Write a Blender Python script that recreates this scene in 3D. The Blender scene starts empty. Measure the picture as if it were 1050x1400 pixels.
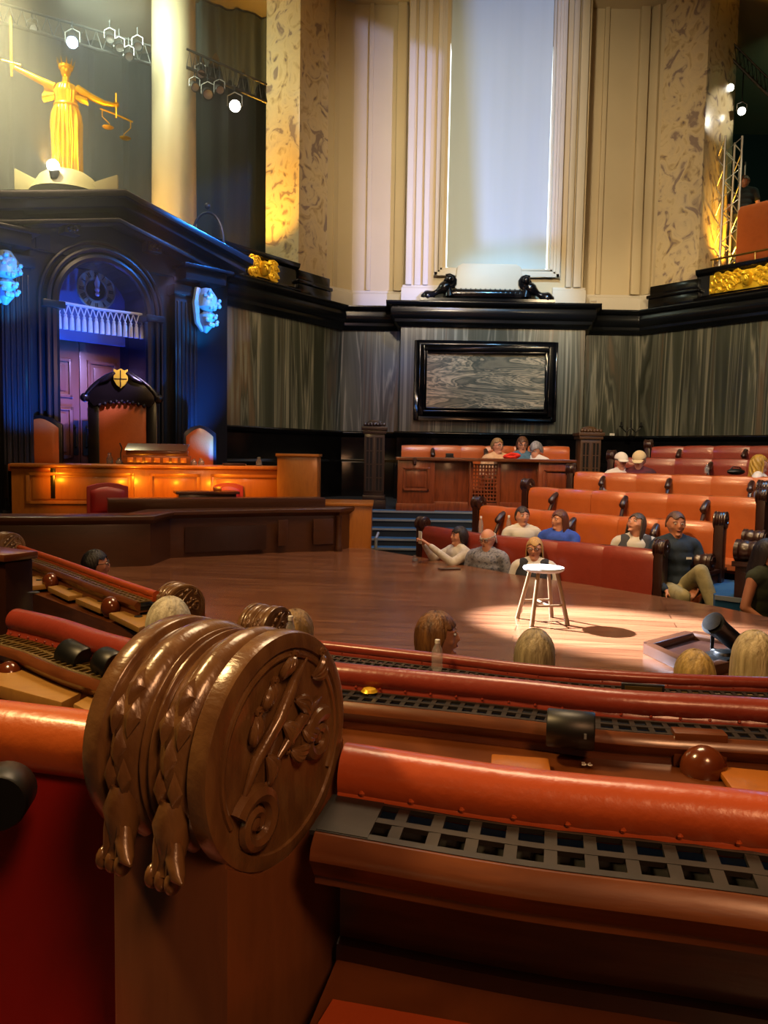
import bpy, bmesh, math, random
from mathutils import Vector, Matrix, Euler
random.seed(7)
R = math.radians
scene = bpy.context.scene
col = scene.collection
# ------------------------------------------------------------------ camera
CAM = Vector((0, 0, 1.30)); PITCH = R(4.3); ROLL = 0.017; F = 1052.0
cam_data = bpy.data.cameras.new('camera'); cam = bpy.data.objects.new('camera', cam_data); col.objects.link(cam)
cam.location = CAM
cam.rotation_euler = (Matrix.Rotation(R(90) - PITCH, 3, 'X') @ Matrix.Rotation(ROLL, 3, 'Z')).to_euler()
cam_data.sensor_fit = 'VERTICAL'; cam_data.sensor_height = 36.0; cam_data.lens = 36.0 * F / 1400.0
cam_data.clip_start = 0.02; cam_data.clip_end = 200
scene.camera = cam
# ------------------------------------------------------------------ exposure, world
scene.view_settings.view_transform = 'Standard'; scene.view_settings.look = 'None'
scene.view_settings.gamma = 1; scene.view_settings.exposure = 0.0; scene.view_settings.use_curve_mapping = False
world = bpy.data.worlds.new('world'); scene.world = world; world.use_nodes = True
world.node_tree.nodes['Background'].inputs[0].default_value = (0.75, 0.68, 0.55, 1)
world.node_tree.nodes['Background'].inputs[1].default_value = 0.26
scene.cycles.max_bounces = 6; scene.cycles.volume_bounces = 0

def lin(h):
    if isinstance(h, (tuple, list)): return tuple(h)[:3]
    h = h.lstrip('#'); c = [int(h[i:i+2], 16) / 255 for i in (0, 2, 4)]
    return tuple(x / 12.92 if x <= .04045 else ((x + .055) / 1.055) ** 2.4 for x in c)

def ray(px, py):
    u = (px - 525) / F; v = (700 - py) / F
    c, s = math.cos(ROLL), math.sin(ROLL)
    u, v = c * u - s * v, s * u + c * v
    return Vector((u, v * math.sin(PITCH) + math.cos(PITCH), v * math.cos(PITCH) - math.sin(PITCH)))
def P(px, py, Y):
    d = ray(px, py); return CAM + d * (Y / d.y)
def PZ(px, py, z):
    d = ray(px, py); return CAM + d * ((z - CAM.z) / d.z)

def spot(name, loc, target, power, color, angle=40, blend=.5, size=.05, vol=1.0):
    d = bpy.data.lights.new(name, 'SPOT'); d.energy = power; d.color = lin(color); d.spot_size = R(angle)
    d.spot_blend = blend; d.shadow_soft_size = size; d.volume_factor = vol
    o = bpy.data.objects.new(name, d); col.objects.link(o); o.location = loc
    o.rotation_euler = (Vector(target) - Vector(loc)).to_track_quat('-Z', 'Y').to_euler(); return o
def area(name, loc, target, power, color, sx, sy, vol=0.0):
    d = bpy.data.lights.new(name, 'AREA'); d.energy = power; d.color = lin(color); d.shape = 'RECTANGLE'
    d.size = sx; d.size_y = sy; d.volume_factor = vol
    o = bpy.data.objects.new(name, d); col.objects.link(o); o.location = loc
    o.rotation_euler = (Vector(target) - Vector(loc)).to_track_quat('-Z', 'Y').to_euler(); return o

def shutter_spot(name, loc, target, power, color, angle, ca, cb, soft=.01, size=.04):
    """profile spotlight whose four shutters frame the patch between world corners ca (lower left) and cb (upper right)"""
    o = spot(name, loc, target, power, color, angle, .1, size, 0); q = o.rotation_euler.to_matrix().inverted()
    def loc2(p): v = q @ (Vector(p) - Vector(loc)); return v.x / -v.z, v.y / -v.z
    (x0, y0), (x1, y1) = loc2(ca), loc2(cb); d = o.data; d.use_nodes = True; nt = d.node_tree; N, L = nt.nodes, nt.links; em = N['Emission']
    tc = N.new('ShaderNodeTexCoord'); sp = N.new('ShaderNodeSeparateXYZ'); L.new(tc.outputs['Normal'], sp.inputs[0]); out = None
    for ax, lo, hi in (('X', min(x0, x1), max(x0, x1)), ('Y', min(y0, y1), max(y0, y1))):
        ab = N.new('ShaderNodeMath'); ab.operation = 'ABSOLUTE'; L.new(sp.outputs['Z'], ab.inputs[0]); dv = N.new('ShaderNodeMath'); dv.operation = 'DIVIDE'; L.new(sp.outputs[ax], dv.inputs[0]); L.new(ab.outputs[0], dv.inputs[1])
        for v, s in ((lo, 1), (hi, -1)):
            mr = N.new('ShaderNodeMapRange'); mr.inputs['From Min'].default_value = v - s * soft; mr.inputs['From Max'].default_value = v + s * soft; L.new(dv.outputs[0], mr.inputs['Value'])
            if out is None: out = mr.outputs[0]
            else: mu = N.new('ShaderNodeMath'); mu.operation = 'MULTIPLY'; L.new(out, mu.inputs[0]); L.new(mr.outputs[0], mu.inputs[1]); out = mu.outputs[0]
    L.new(out, em.inputs['Strength']); return o
# ------------------------------------------------------------------ lights (the chamber's lamps, the stage rig and an added fill)
area('ceiling_lamp_bank', (1.0, 6.5, 9.5), (1.0, 7, 0), 640, '#ffd9a8', 3, 3)
area('rig_over_foreground', (-2.4, 1.6, 4.6), (-.2, 1.4, .8), 190, '#ffd08a', .5, .5)
area('fill_front_right', (1.2, -1.6, 3.9), (.1, 1.0, .7), 85, '#ffb880', .8, .8)  # unseen fill added above and behind the camera to brighten the nearest woodwork
spot('bench_wash_a', (-1.5, 4.5, 6.5), (4.0, 10.3, .8), 1650, '#ffce94', 44, .7, .15, 0)
spot('bench_wash_b', (6.5, 5.5, 6.5), (3.0, 10.0, .8), 800, '#ffcf9a', 55, .8, .2, 0)
spot('desk_wash', (1.0, 6.0, 6.5), (1.6, 13.0, 1.2), 700, '#ffd9b0', 30, .7, .1, 0)
spot('stool_special', (-1.75, 8.18, 3.36), (1.66, 5.82, 0.1), 27000, '#dfeaff', 20, .6, .04, 0)
spot('judge_bench_glow', (-2.6, 8.4, 4.6), (-2.6, 11.0, .75), 900, '#ff9d2a', 34, .8, .1, 0)
shutter_spot('window_wash', (0.4, 8.5, 3.2), (2.75, 15.4, 7.6), 2600, '#8fb0ff', 60, P(655, 335, 15.45), P(792, -60, 15.4), .02)
shutter_spot('niche_left_wash', (3.2, 9.0, 4.4), (-.25, 15.6, 5.9), 2600, '#9aa8ff', 60, P(487, 425, 15.98), P(600, 70, 15.45), .012)
spot('niche_warm_wash', (0.5, 7.5, 6.2), (2.2, 15.5, 6.6), 1700, '#ffe8c4', 62, .8, .3, 0)
spot('marble_wall_cool', (1.4, 9.0, 7.5), (0.2, 15.6, 3.2), 900, '#8fb4ff', 22, .7, .1, 0)
spot('cornice_cool', (2.5, 11.5, 7.0), (2.4, 15.2, 4.1), 900, '#7cc8ff', 40, .7, .1, 0)
spot('marble_wall_warm', (4.5, 7.5, 5.8), (5.5, 15.0, 2.8), 1150, '#ffe2b0', 50, .8, .3, 0)
spot('marble_left_warm', (1.5, 8.5, 5.5), (-1.9, 14.5, 2.8), 760, '#ffdc9c', 30, .8, .3, 0)
area('aisle_blue', (4.6, 8.2, 3.2), (4.0, 7.7, -.3), 50, '#48b6ff', .3, .3)
area('steps_blue', (0.3, 10.6, 3.8), (0.2, 11.3, .2), 30, '#5a9cff', .4, .4)
# ------------------------------------------------------------------ materials
MATS = {}
def mat(name, cols, scale=4.0, stretch=(1, 1, 1), rough=.5, metal=0.0, bump=0.0, bscale=None, detail=5, distort=0.0,
        coat=0.0, spec=.5, emit=None, estr=0.0, alpha=1.0, trans=0.0, kind='noise', mirror=None, rrange=0.0):
    if name in MATS: return MATS[name]
    m = bpy.data.materials.new(name); m.use_nodes = True; nt = m.node_tree; N = nt.nodes; L = nt.links
    b = N['Principled BSDF']
    if isinstance(cols, str) or (isinstance(cols, tuple) and isinstance(cols[0], float)): cols = [(0, cols)]
    b.inputs['Roughness'].default_value = rough; b.inputs['Metallic'].default_value = metal
    b.inputs['Specular IOR Level'].default_value = spec; b.inputs['Coat Weight'].default_value = coat
    b.inputs['Coat Roughness'].default_value = .15
    b.inputs['Alpha'].default_value = alpha; b.inputs['Transmission Weight'].default_value = trans
    if emit: b.inputs['Emission Color'].default_value = (*lin(emit), 1); b.inputs['Emission Strength'].default_value = estr
    b.inputs['Base Color'].default_value = (*lin(cols[0][1]), 1)
    tc = N.new('ShaderNodeTexCoord'); vec = tc.outputs['Object']
    if mirror:
        sep = N.new('ShaderNodeSeparateXYZ'); L.new(vec, sep.inputs[0]); comb = N.new('ShaderNodeCombineXYZ')
        for ax, cen in zip('XYZ', mirror):
            if cen is None: L.new(sep.outputs[ax], comb.inputs[ax]); continue
            a = N.new('ShaderNodeMath'); a.operation = 'SUBTRACT'; a.inputs[1].default_value = cen; L.new(sep.outputs[ax], a.inputs[0])
            c = N.new('ShaderNodeMath'); c.operation = 'ABSOLUTE'; L.new(a.outputs[0], c.inputs[0]); L.new(c.outputs[0], comb.inputs[ax])
        vec = comb.outputs[0]
    mp = N.new('ShaderNodeMapping'); mp.inputs['Scale'].default_value = stretch; L.new(vec, mp.inputs[0])
    if len(cols) > 1:
        if kind == 'wave':
            n = N.new('ShaderNodeTexWave'); n.inputs['Scale'].default_value = scale; n.inputs['Distortion'].default_value = distort
            n.bands_direction = 'Z'; n.inputs['Detail'].default_value = detail; n.inputs['Detail Scale'].default_value = 1.5; out = n.outputs['Fac']
        elif kind == 'voronoi':
            n = N.new('ShaderNodeTexVoronoi'); n.inputs['Scale'].default_value = scale; n.feature = 'DISTANCE_TO_EDGE'; out = n.outputs['Distance']
        else:
            n = N.new('ShaderNodeTexNoise'); n.inputs['Scale'].default_value = scale; n.inputs['Detail'].default_value = detail
            n.inputs['Distortion'].default_value = distort; out = n.outputs['Fac']
        L.new(mp.outputs[0], n.inputs['Vector'])
        cr = N.new('ShaderNodeValToRGB'); L.new(out, cr.inputs[0]); e = cr.color_ramp.elements
        while len(e) < len(cols): e.new(.5)
        for k, (p, c) in enumerate(cols): e[k].position = p; e[k].color = (*lin(c), 1)
        L.new(cr.outputs[0], b.inputs['Base Color'])
        if rrange:
            mr = N.new('ShaderNodeMapRange'); mr.inputs['To Min'].default_value = rough - rrange; mr.inputs['To Max'].default_value = rough + rrange
            L.new(out, mr.inputs['Value']); L.new(mr.outputs[0], b.inputs['Roughness'])
    if bump:
        n2 = N.new('ShaderNodeTexNoise'); n2.inputs['Scale'].default_value = bscale or scale * 3; n2.inputs['Detail'].default_value = 4
        L.new(mp.outputs[0], n2.inputs['Vector']); bp = N.new('ShaderNodeBump'); bp.inputs['Strength'].default_value = bump
        bp.inputs['Distance'].default_value = .01; L.new(n2.outputs['Fac'], bp.inputs['Height']); L.new(bp.outputs[0], b.inputs['Normal'])
    MATS[name] = m; return m

m_veined = mat('veined_green_marble', [(0, '#1c1f19'), (.36, '#34382f'), (.44, '#474b41'), (.465, '#7c7b6d'), (.49, '#454840'), (.53, '#2e3129'), (.565, '#5e6055'), (.59, '#3c3e35'), (.64, '#5a4d3c'), (.68, '#6c6c60'), (.8, '#2c2f27')],
               scale=1.7, stretch=(1.7, 1.7, .07), rough=.28, detail=6, distort=.9)
m_inlay = mat('bookmatched_marble', [(0, '#3b3a33'), (.36, '#77705e'), (.45, '#4a4d45'), (.5, '#a8977a'), (.56, '#55574d'), (.63, '#c0a988'), (.75, '#50504a')],
              scale=1.0, stretch=(.45, 1, 2.4), rough=.2, detail=5, distort=4.2, mirror=(P(664, 520, 15.2).x, None, P(664, 520, 15.2).z))
m_black = mat('black_marble', [(0, '#050506'), (.6, '#0b0b0d'), (.72, '#1b1a1a'), (1, '#0a0a0b')], scale=2.5, rough=.16, detail=8, distort=1.0)
m_cornice = mat('polished_black_marble', [(0, '#0b0d10'), (1, '#14171b')], scale=2, rough=.24, detail=6)
m_blackwood = mat('ebonised_wood', [(0, '#0a0706'), (1, '#17100d')], scale=3, stretch=(1, 1, .3), rough=.28, coat=.3)
m_breccia = mat('breccia_marble', [(0, '#7d6c66'), (.36, '#8f7d6e'), (.42, '#c3b08c'), (.55, '#cdb98f'), (.64, '#b09a72'), (.7, '#7b6a63'), (1, '#5f5355')],
                scale=3.4, stretch=(1, 1, .9), rough=.25, detail=12, distort=1.2)
m_cream = mat('cream_plaster', [(0, '#b5a47f'), (1, '#c2b18c')], scale=1.3, rough=.55, bump=.03)
m_white = mat('white_plaster', [(0, '#b9b09c'), (1, '#c6beac')], scale=1.5, rough=.5)
m_column = mat('pale_column_stone', [(0, '#8f836a'), (.45, '#b9ab8a'), (1, '#c9bc9a')], scale=1.6, stretch=(1.5, 1.5, .5), rough=.35, detail=6, distort=1)
m_blind = mat('window_blind', [(0, '#aab9ba'), (1, '#b8c6c8')], scale=1.2, stretch=(3, 3, .1), rough=.7)
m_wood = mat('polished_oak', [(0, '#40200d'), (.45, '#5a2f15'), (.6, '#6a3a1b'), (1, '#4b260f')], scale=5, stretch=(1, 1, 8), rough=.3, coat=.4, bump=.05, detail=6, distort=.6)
m_woodv = mat('upright_oak', [(0, '#3e1a0a'), (.45, '#6a3014'), (.6, '#7a3a1a'), (1, '#50210d')], scale=7, stretch=(4, 4, .5), rough=.32, coat=.35, bump=.05, detail=6, distort=.4)
m_podium = mat('deep_brown_oak', [(0, '#2f180b'), (.5, '#44240f'), (1, '#361b0c')], scale=5, stretch=(1, 1, 6), rough=.36, coat=.2, detail=6)  # deeper brown oak of the podium and hatch frame
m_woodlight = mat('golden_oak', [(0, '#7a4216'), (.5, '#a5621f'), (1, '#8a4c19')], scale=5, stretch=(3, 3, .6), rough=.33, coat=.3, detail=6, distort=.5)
m_wooddark = mat('dark_oak', [(0, '#1c0c07'), (.5, '#2e150b'), (1, '#201009')], scale=5, stretch=(3, 3, .5), rough=.33, coat=.3, detail=5)
m_scroll = mat('carved_oak', [(0, '#47301c'), (.45, '#66472a'), (.62, '#735433'), (1, '#553a21')], scale=14, stretch=(1, 3, 1), rough=.28, coat=.5, bump=.12, bscale=60, detail=6, distort=.5)
m_knob = mat('turned_walnut', [(0, '#4b200d'), (1, '#6a3116')], scale=9, rough=.2, coat=.6)
m_lid = mat('worn_desk_lid', [(0, '#7c5526'), (.5, '#9a7236'), (1, '#87602c')], scale=9, stretch=(1, 4, 1), rough=.42, detail=7, distort=.6)
m_orange = mat('tan_orange_leather', [(0, '#a04c1c'), (.5, '#b35a26'), (1, '#a35020')], scale=6, rough=.33, bump=.15, bscale=45, coat=.15)
m_red = mat('oxblood_leather', [(0, '#6f281a'), (.5, '#823122'), (1, '#742a1b')], scale=6, rough=.33, bump=.15, bscale=45, coat=.2)
m_redcloth = mat('crimson_leather', [(0, '#7b100a'), (1, '#8c140c')], scale=6, rough=.5, bump=.08, bscale=40)
m_rollred = mat('vermilion_leather', [(0, '#963d1c'), (.5, '#a84a24'), (1, '#99401e')], scale=5, rough=.3, bump=.12, bscale=50, coat=.15)
m_grille = mat('aged_gunmetal', [(0, '#2b2a28'), (.5, '#3f3e3c'), (1, '#55504a')], scale=14, rough=.38, metal=.7, detail=6)
m_brassg = mat('worn_brass', [(0, '#7d6430'), (1, '#a58a4c')], scale=12, rough=.32, metal=.8)
m_void = mat('dark_recess', '#050403', rough=.9)
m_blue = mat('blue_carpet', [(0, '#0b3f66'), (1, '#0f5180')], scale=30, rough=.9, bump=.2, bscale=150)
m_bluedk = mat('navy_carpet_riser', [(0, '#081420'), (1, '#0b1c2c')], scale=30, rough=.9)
m_nosing = mat('pale_metal_nosing', '#8a949c', rough=.4, metal=.5)
m_blackpl = mat('black_enamel', '#0a0b0a', rough=.42)
m_gold = mat('gilding', [(0, '#c79a1c'), (1, '#f4d03c')], scale=6, rough=.34, metal=.55, bump=.1)
m_stone = mat('pedestal_stone', [(0, '#8f8560'), (1, '#a39a74')], scale=4, rough=.6)
m_glass = mat('clear_glass', '#dfe8e6', rough=.05, trans=.95, alpha=.55)
m_plastic = mat('clear_plastic', '#e4ebe8', rough=.08, trans=.6, alpha=.38)
m_capw = mat('white_plastic', '#d8d6cf', rough=.4)
m_alu = mat('aluminium', '#b8b6b0', rough=.35, metal=.6)
m_drape = mat('grey_drape', [(0, '#2b302d'), (1, '#3b413d')], scale=2, stretch=(3, 3, .2), rough=.9)
m_drapedk = mat('black_drape', [(0, '#0e100f'), (1, '#1a1d1b')], scale=2, stretch=(3, 3, .2), rough=.9)
m_backbrown = mat('brown_gallery_panelling', [(0, '#54280f'), (1, '#6a3514')], scale=2, rough=.6)
m_greenwall = mat('dark_green_wall', '#0e1a17', rough=.8)
m_doorwood = mat('mahogany_door', [(0, '#5d3527'), (.5, '#744636'), (1, '#623a2b')], scale=3, stretch=(3, 3, .4), rough=.35, coat=.2)
m_bluewall = mat('painted_lunette', '#4d5d88', rough=.7)
m_case = mat('ebonised_case', [(0, '#111317'), (1, '#1b1e24')], scale=3, stretch=(1, 1, .3), rough=.3, coat=.3)
m_post = mat('reddish_oak_panel', [(0, '#55301b'), (.5, '#6d4226'), (1, '#5c351e')], scale=8, stretch=(3, 3, .4), rough=.33, coat=.3, bump=.04, detail=6, distort=.4)
m_dial = mat('pewter_dial', '#9aa08c', rough=.5, metal=.3)
m_rope = mat('ivory_rope', '#c9cfd8', rough=.8)
m_crystal = mat('carved_pale_stone', [(0, '#7d99a6'), (1, '#a5bcc8')], scale=12, rough=.25, bump=.3)
m_bulb = mat('lit_lens', '#ffffff', emit='#fffbe8', estr=30)
m_bulbb = mat('lit_blue_lens', '#ffffff', emit='#b8d8ff', estr=30)
m_slit = mat('daylight_gap', '#ffffff', emit='#eafcff', estr=2.2)

# ------------------------------------------------------------------ mesh builder
def tmat(loc, rz=0): return Matrix.Translation(Vector(loc)) @ Matrix.Rotation(rz, 4, 'Z')
class MB:
    def __init__(s): s.v = []; s.f = []; s.mi = []; s.cur = 0
    def add(s, vs, fs, M=None):
        b = len(s.v); s.v += [tuple(M @ Vector(p)) if M is not None else tuple(p) for p in vs]
        s.f += [tuple(b + i for i in f) for f in fs]; s.mi += [s.cur] * len(fs); return s
    def box(s, x0, x1, y0, y1, z0, z1, M=None):
        vs = [(x, y, z) for z in (z0, z1) for y in (y0, y1) for x in (x0, x1)]
        return s.add(vs, [(0, 2, 3, 1), (4, 5, 7, 6), (0, 1, 5, 4), (2, 6, 7, 3), (0, 4, 6, 2), (1, 3, 7, 5)], M)
    def prism(s, poly, vec, M=None):
        n = len(poly); vec = Vector(vec); a = [Vector(p) for p in poly]; vs = a + [p + vec for p in a]
        return s.add(vs, [tuple(range(n))[::-1], tuple(range(n, 2 * n))] + [(i, (i + 1) % n, n + (i + 1) % n, n + i) for i in range(n)], M)
    def tube(s, pts, rad, n=8, M=None, caps=True, flat=1.0):
        pts = [Vector(p) for p in pts]; k = len(pts)
        if not isinstance(rad, (list, tuple)): rad = [rad] * k
        vs = []; up = None
        for i, p in enumerate(pts):
            t = (pts[min(i + 1, k - 1)] - pts[max(i - 1, 0)]).normalized()
            if up is None: up = Vector((0, 0, 1)) if abs(t.z) < .9 else Vector((0, 1, 0))
            a = t.cross(up); 
            if a.length < 1e-5: a = t.orthogonal()
            a.normalize(); b = a.cross(t).normalized(); up = b
            for j in range(n):
                w = 2 * math.pi * j / n; vs.append(p + (a * math.cos(w) + b * math.sin(w) * flat) * rad[i])
        fs = [(i * n + j, i * n + (j + 1) % n, (i + 1) * n + (j + 1) % n, (i + 1) * n + j) for i in range(k - 1) for j in range(n)]
        if caps: fs += [tuple(range(n))[::-1], tuple(range((k - 1) * n, k * n))]
        return s.add(vs, fs, M)
    def lathe(s, prof, n=24, M=None, axis='Z', a0=0, a1=360):
        k = len(prof); full = (a1 - a0) >= 360; m = n if full else n + 1; vs = []
        for r, h in prof:
            for j in range(m):
                w = R(a0 + (a1 - a0) * j / n); c, q = r * math.cos(w), r * math.sin(w)
                vs.append((c, q, h) if axis == 'Z' else ((h, c, q) if axis == 'X' else (c, h, q)))
        fs = []
        for i in range(k - 1):
            for j in range(m if full else n):
                fs.append((i * m + j, i * m + (j + 1) % m, (i + 1) * m + (j + 1) % m, (i + 1) * m + j))
        if full: fs += [tuple(range(m))[::-1], tuple(range((k - 1) * m, k * m))]
        return s.add(vs, fs, M)
    def ball(s, c, r, M=None, n=12, rot=None):
        if not isinstance(r, (list, tuple)): r = (r, r, r)
        vs = []; rows = n // 2 + 1; c = Vector(c)
        for i in range(rows):
            th = math.pi * (i + .0) / (rows - 1); th = max(.03, min(math.pi - .03, th))
            for j in range(n):
                w = 2 * math.pi * j / n
                p = Vector((r[0] * math.sin(th) * math.cos(w), r[1] * math.sin(th) * math.sin(w), r[2] * math.cos(th)))
                if rot is not None: p = rot @ p
                vs.append(c + p)
        fs = [(i * n + j, (i + 1) * n + j, (i + 1) * n + (j + 1) % n, i * n + (j + 1) % n) for i in range(rows - 1) for j in range(n)]
        fs += [tuple(range(n)), tuple(range((rows - 1) * n, rows * n))[::-1]]
        return s.add(vs, fs, M)
    def grid(s, fn, nu, nv, M=None, closed_u=False):
        vs = [fn(i / nu, j / nv) for j in range(nv + 1) for i in range(nu + (0 if closed_u else 1))]; w = nu + (0 if closed_u else 1)
        fs = [(j * w + i, j * w + (i + 1) % w, (j + 1) * w + (i + 1) % w, (j + 1) * w + i) for j in range(nv) for i in range(nu)]
        return s.add(vs, fs, M)
    def sweep(s, path, prof, M=None, ends=True, wob=None):
        """path: 3D points left to right; prof: closed (n, z) section, n towards the room"""
        path = [Vector(p) for p in path]; k = len(path); m = len(prof); vs = []
        for i, p in enumerate(path):
            d0 = (p - path[i - 1]).xy.normalized() if i else None; d1 = (path[i + 1] - p).xy.normalized() if i < k - 1 else None
            d0 = d0 or d1; d1 = d1 or d0; n0 = Vector((d0.y, -d0.x)); n1 = Vector((d1.y, -d1.x)); nn = (n0 + n1).normalized(); q = 1 / max(.35, nn.dot(n0))
            for a, z in prof:
                if wob: a, z = wob(i / (k - 1), a, z)
                vs.append((p.x + nn.x * a * q, p.y + nn.y * a * q, p.z + z))
        fs = [(i * m + j, (i + 1) * m + j, (i + 1) * m + (j + 1) % m, i * m + (j + 1) % m) for i in range(k - 1) for j in range(m)]
        if ends: fs += [tuple(range(m)), tuple(range((k - 1) * m, k * m))[::-1]]
        return s.add(vs, fs, M)
    def build(s, name, mats, parent=None, world=False, bevel=0, smooth=True, sub=0, fix=True, bseg=2):
        me = bpy.data.meshes.new(name); vs = s.v
        if world and parent is not None:
            inv = PM[parent.name].inverted(); vs = [tuple(inv @ Vector(p)) for p in vs]
        me.from_pydata(vs, [], s.f)
        if not isinstance(mats, (list, tuple)): mats = [mats]
        for m in mats: me.materials.append(m)
        me.polygons.foreach_set('material_index', s.mi)
        if fix or bevel:
            bm = bmesh.new(); bm.from_mesh(me)
            if bevel:
                bmesh.ops.remove_doubles(bm, verts=bm.verts, dist=1e-5)
            bmesh.ops.recalc_face_normals(bm, faces=bm.faces)
            if bevel:
                ed = [e for e in bm.edges if len(e.link_faces) == 2 and e.calc_face_angle(0) > R(35)]
                bmesh.ops.bevel(bm, geom=ed, offset=bevel, segments=bseg, profile=.6, affect='EDGES', clamp_overlap=True)
            bm.to_mesh(me); bm.free()
        if smooth: me.set_sharp_from_angle(angle=R(38)) if hasattr(me, 'set_sharp_from_angle') else None; me.polygons.foreach_set('use_smooth', [True] * len(me.polygons))
        if smooth: me.set_sharp_from_angle(angle=R(38))
        o = bpy.data.objects.new(name, me); col.objects.link(o)
        if parent is not None:
            o.parent = parent
            if parent.name in PM: PM[o.name] = PM[parent.name]
        if sub: mo = o.modifiers.new('s', 'SUBSURF'); mo.levels = mo.render_levels = sub
        return o
PM = {}
def tag(o, label, cat, group=None, kind=None):
    if label: o['label'] = label
    if cat: o['category'] = cat
    if group: o['group'] = group
    if kind: o['kind'] = kind
    return o
def struct(o, label=None): o['kind'] = 'structure'; o['label'] = label or o.name.replace('_', ' '); o['category'] = 'structure'; return o
def thing(name, label, cat, loc=(0, 0, 0), rz=0, group=None):
    o = bpy.data.objects.new(name, None); col.objects.link(o); o.empty_display_size = .1
    o.location = loc; o.rotation_euler = (0, 0, rz); PM[o.name] = tmat(loc, rz); return tag(o, label, cat, group)
def dup(root, loc, rz=None, label=None, group=None, scale=None):
    r = root.copy(); col.objects.link(r); r.location = loc
    if rz is not None: r.rotation_euler = (0, 0, rz)
    if scale: r.scale = (scale,) * 3
    if label: r['label'] = label
    if group: r['group'] = group
    for ch in list(root.children):
        c = ch.copy(); col.objects.link(c); c.parent = r
        for g in list(ch.children):
            d = g.copy(); col.objects.link(d); d.parent = c
    return r
def lerp(a, b, t): return a + (b - a) * t
def resample(pts, n):
    pts = [Vector(p) for p in pts]; L = [0]
    for a, b in zip(pts, pts[1:]): L.append(L[-1] + (b - a).length)
    out = []
    for i in range(n):
        d = L[-1] * i / (n - 1)
        for j in range(len(pts) - 1):
            if d <= L[j + 1] + 1e-9: break
        out.append(pts[j].lerp(pts[j + 1], (d - L[j]) / max(1e-9, L[j + 1] - L[j])))
    return out
def smoothpath(pts, n):
    """Catmull-Rom through the points, evenly resampled"""
    p = [Vector(q) for q in pts]; p = [p[0] * 2 - p[1]] + p + [p[-1] * 2 - p[-2]]; o = []
    for i in range(1, len(p) - 2):
        for k in range(12):
            t = k / 12; a, b, c, d = p[i - 1], p[i], p[i + 1], p[i + 2]
            o.append(.5 * ((2 * b) + (c - a) * t + (2 * a - 5 * b + 4 * c - d) * t * t + (3 * b - a - 3 * c + d) * t ** 3))
    o.append(p[-2]); return resample(o, n)
# ================================================================== the room
def V(px, Y, z=0): q = P(px, 600, Y); return Vector((q.x, q.y, z))
W = [V(300, 13.35), V(465, 16.0), V(545, 16.0), V(545.5, 15.4), V(795, 15.4), V(796, 16.0), V(869, 16.0)]
rdir = (V(1050, 13.9) - V(869, 16.0)); W.append(V(869, 16.0) + rdir * 2.2)
ldir = (V(465, 16.0) - V(300, 13.35)).normalized()
DZ, CB, CT = 1.73, 3.83, 4.27
def seg(path, a, b): return path[a:b]
def wallmesh(path, z0, z1, thick=.25):
    m = MB(); m.sweep([Vector((p.x, p.y, 0)) for p in path], [(0, z0), (0, z1), (-thick, z1), (-thick, z0)]); return m
struct(wallmesh(W[:2], DZ, CB).build('wall_left', m_veined, smooth=False))
struct(wallmesh(W[1:7], DZ, CB).build('wall_back', m_veined, smooth=False))
struct(wallmesh(W[6:], DZ, CB).build('wall_right', m_veined, smooth=False))
# black dado with ledge
m = MB(); m.sweep(W, [(-.2, -1), (-.2, DZ + .03), (.10, DZ + .03), (.12, DZ), (.10, DZ - .05), (.05, DZ - .09), (.05, DZ - .55), (.09, DZ - .6), (.09, -1)])
struct(m.build('trim_1', m_black, bevel=.006), 'black marble dado with moulded ledge round the chamber')
# heavy black cornice
m = MB(); m.sweep(W, [(-.3, CB - .02), (.05, CB - .02), (.09, CB + .04), (.13, CB + .06), (.13, CB + .12), (.16, CB + .14), (.20, CB + .20), (.21, CB + .28), (.19, CB + .34), (.27, CB + .37), (.30, CT - .03), (.30, CT), (-.3, CT)])
struct(m.build('trim_2', m_cornice, bevel=.006), 'black marble cornice running above the veined marble')
# upper cream walls
UZ = 10.2
lw0 = W[0]; lwd = (W[1] - W[0])
def on_left(px):
    d = ray(px, 300); k = d.x / d.y; t = (k * lw0.y - lw0.x) / (lwd.x - k * lwd.y); return lw0 + lwd * t
rw0 = W[6]; rwd = rdir
def on_right(px):
    d = ray(px, 300); k = d.x / d.y; t = (k * rw0.y - rw0.x) / (rwd.x - k * rwd.y); return rw0 + rwd * t
A1, A2 = on_left(402), on_left(441); B1, B2 = on_right(903), on_right(962)
UP = [A2, V(478, 16.0), V(549, 16.0), V(549.5, 15.4), V(604, 15.4)]
UR = [V(748, 15.4), V(789, 15.4), V(790, 16.0), V(868, 16.0), B1]
struct(wallmesh(UP, CT, UZ).build('wall_back', m_cream, smooth=False), 'cream plastered upper wall left of the tall window')
struct(wallmesh(UR, CT, UZ).build('wall_back', m_cream, smooth=False), 'cream plastered upper wall right of the tall window')
m = MB(); m.sweep([V(604, 15.4), V(748, 15.4)], [(0, CT), (0, CT + .5), (-.25, CT + .5), (-.25, CT)])
struct(m.build('wall_back', m_cream, smooth=False), 'cream wall below the tall window')
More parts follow.
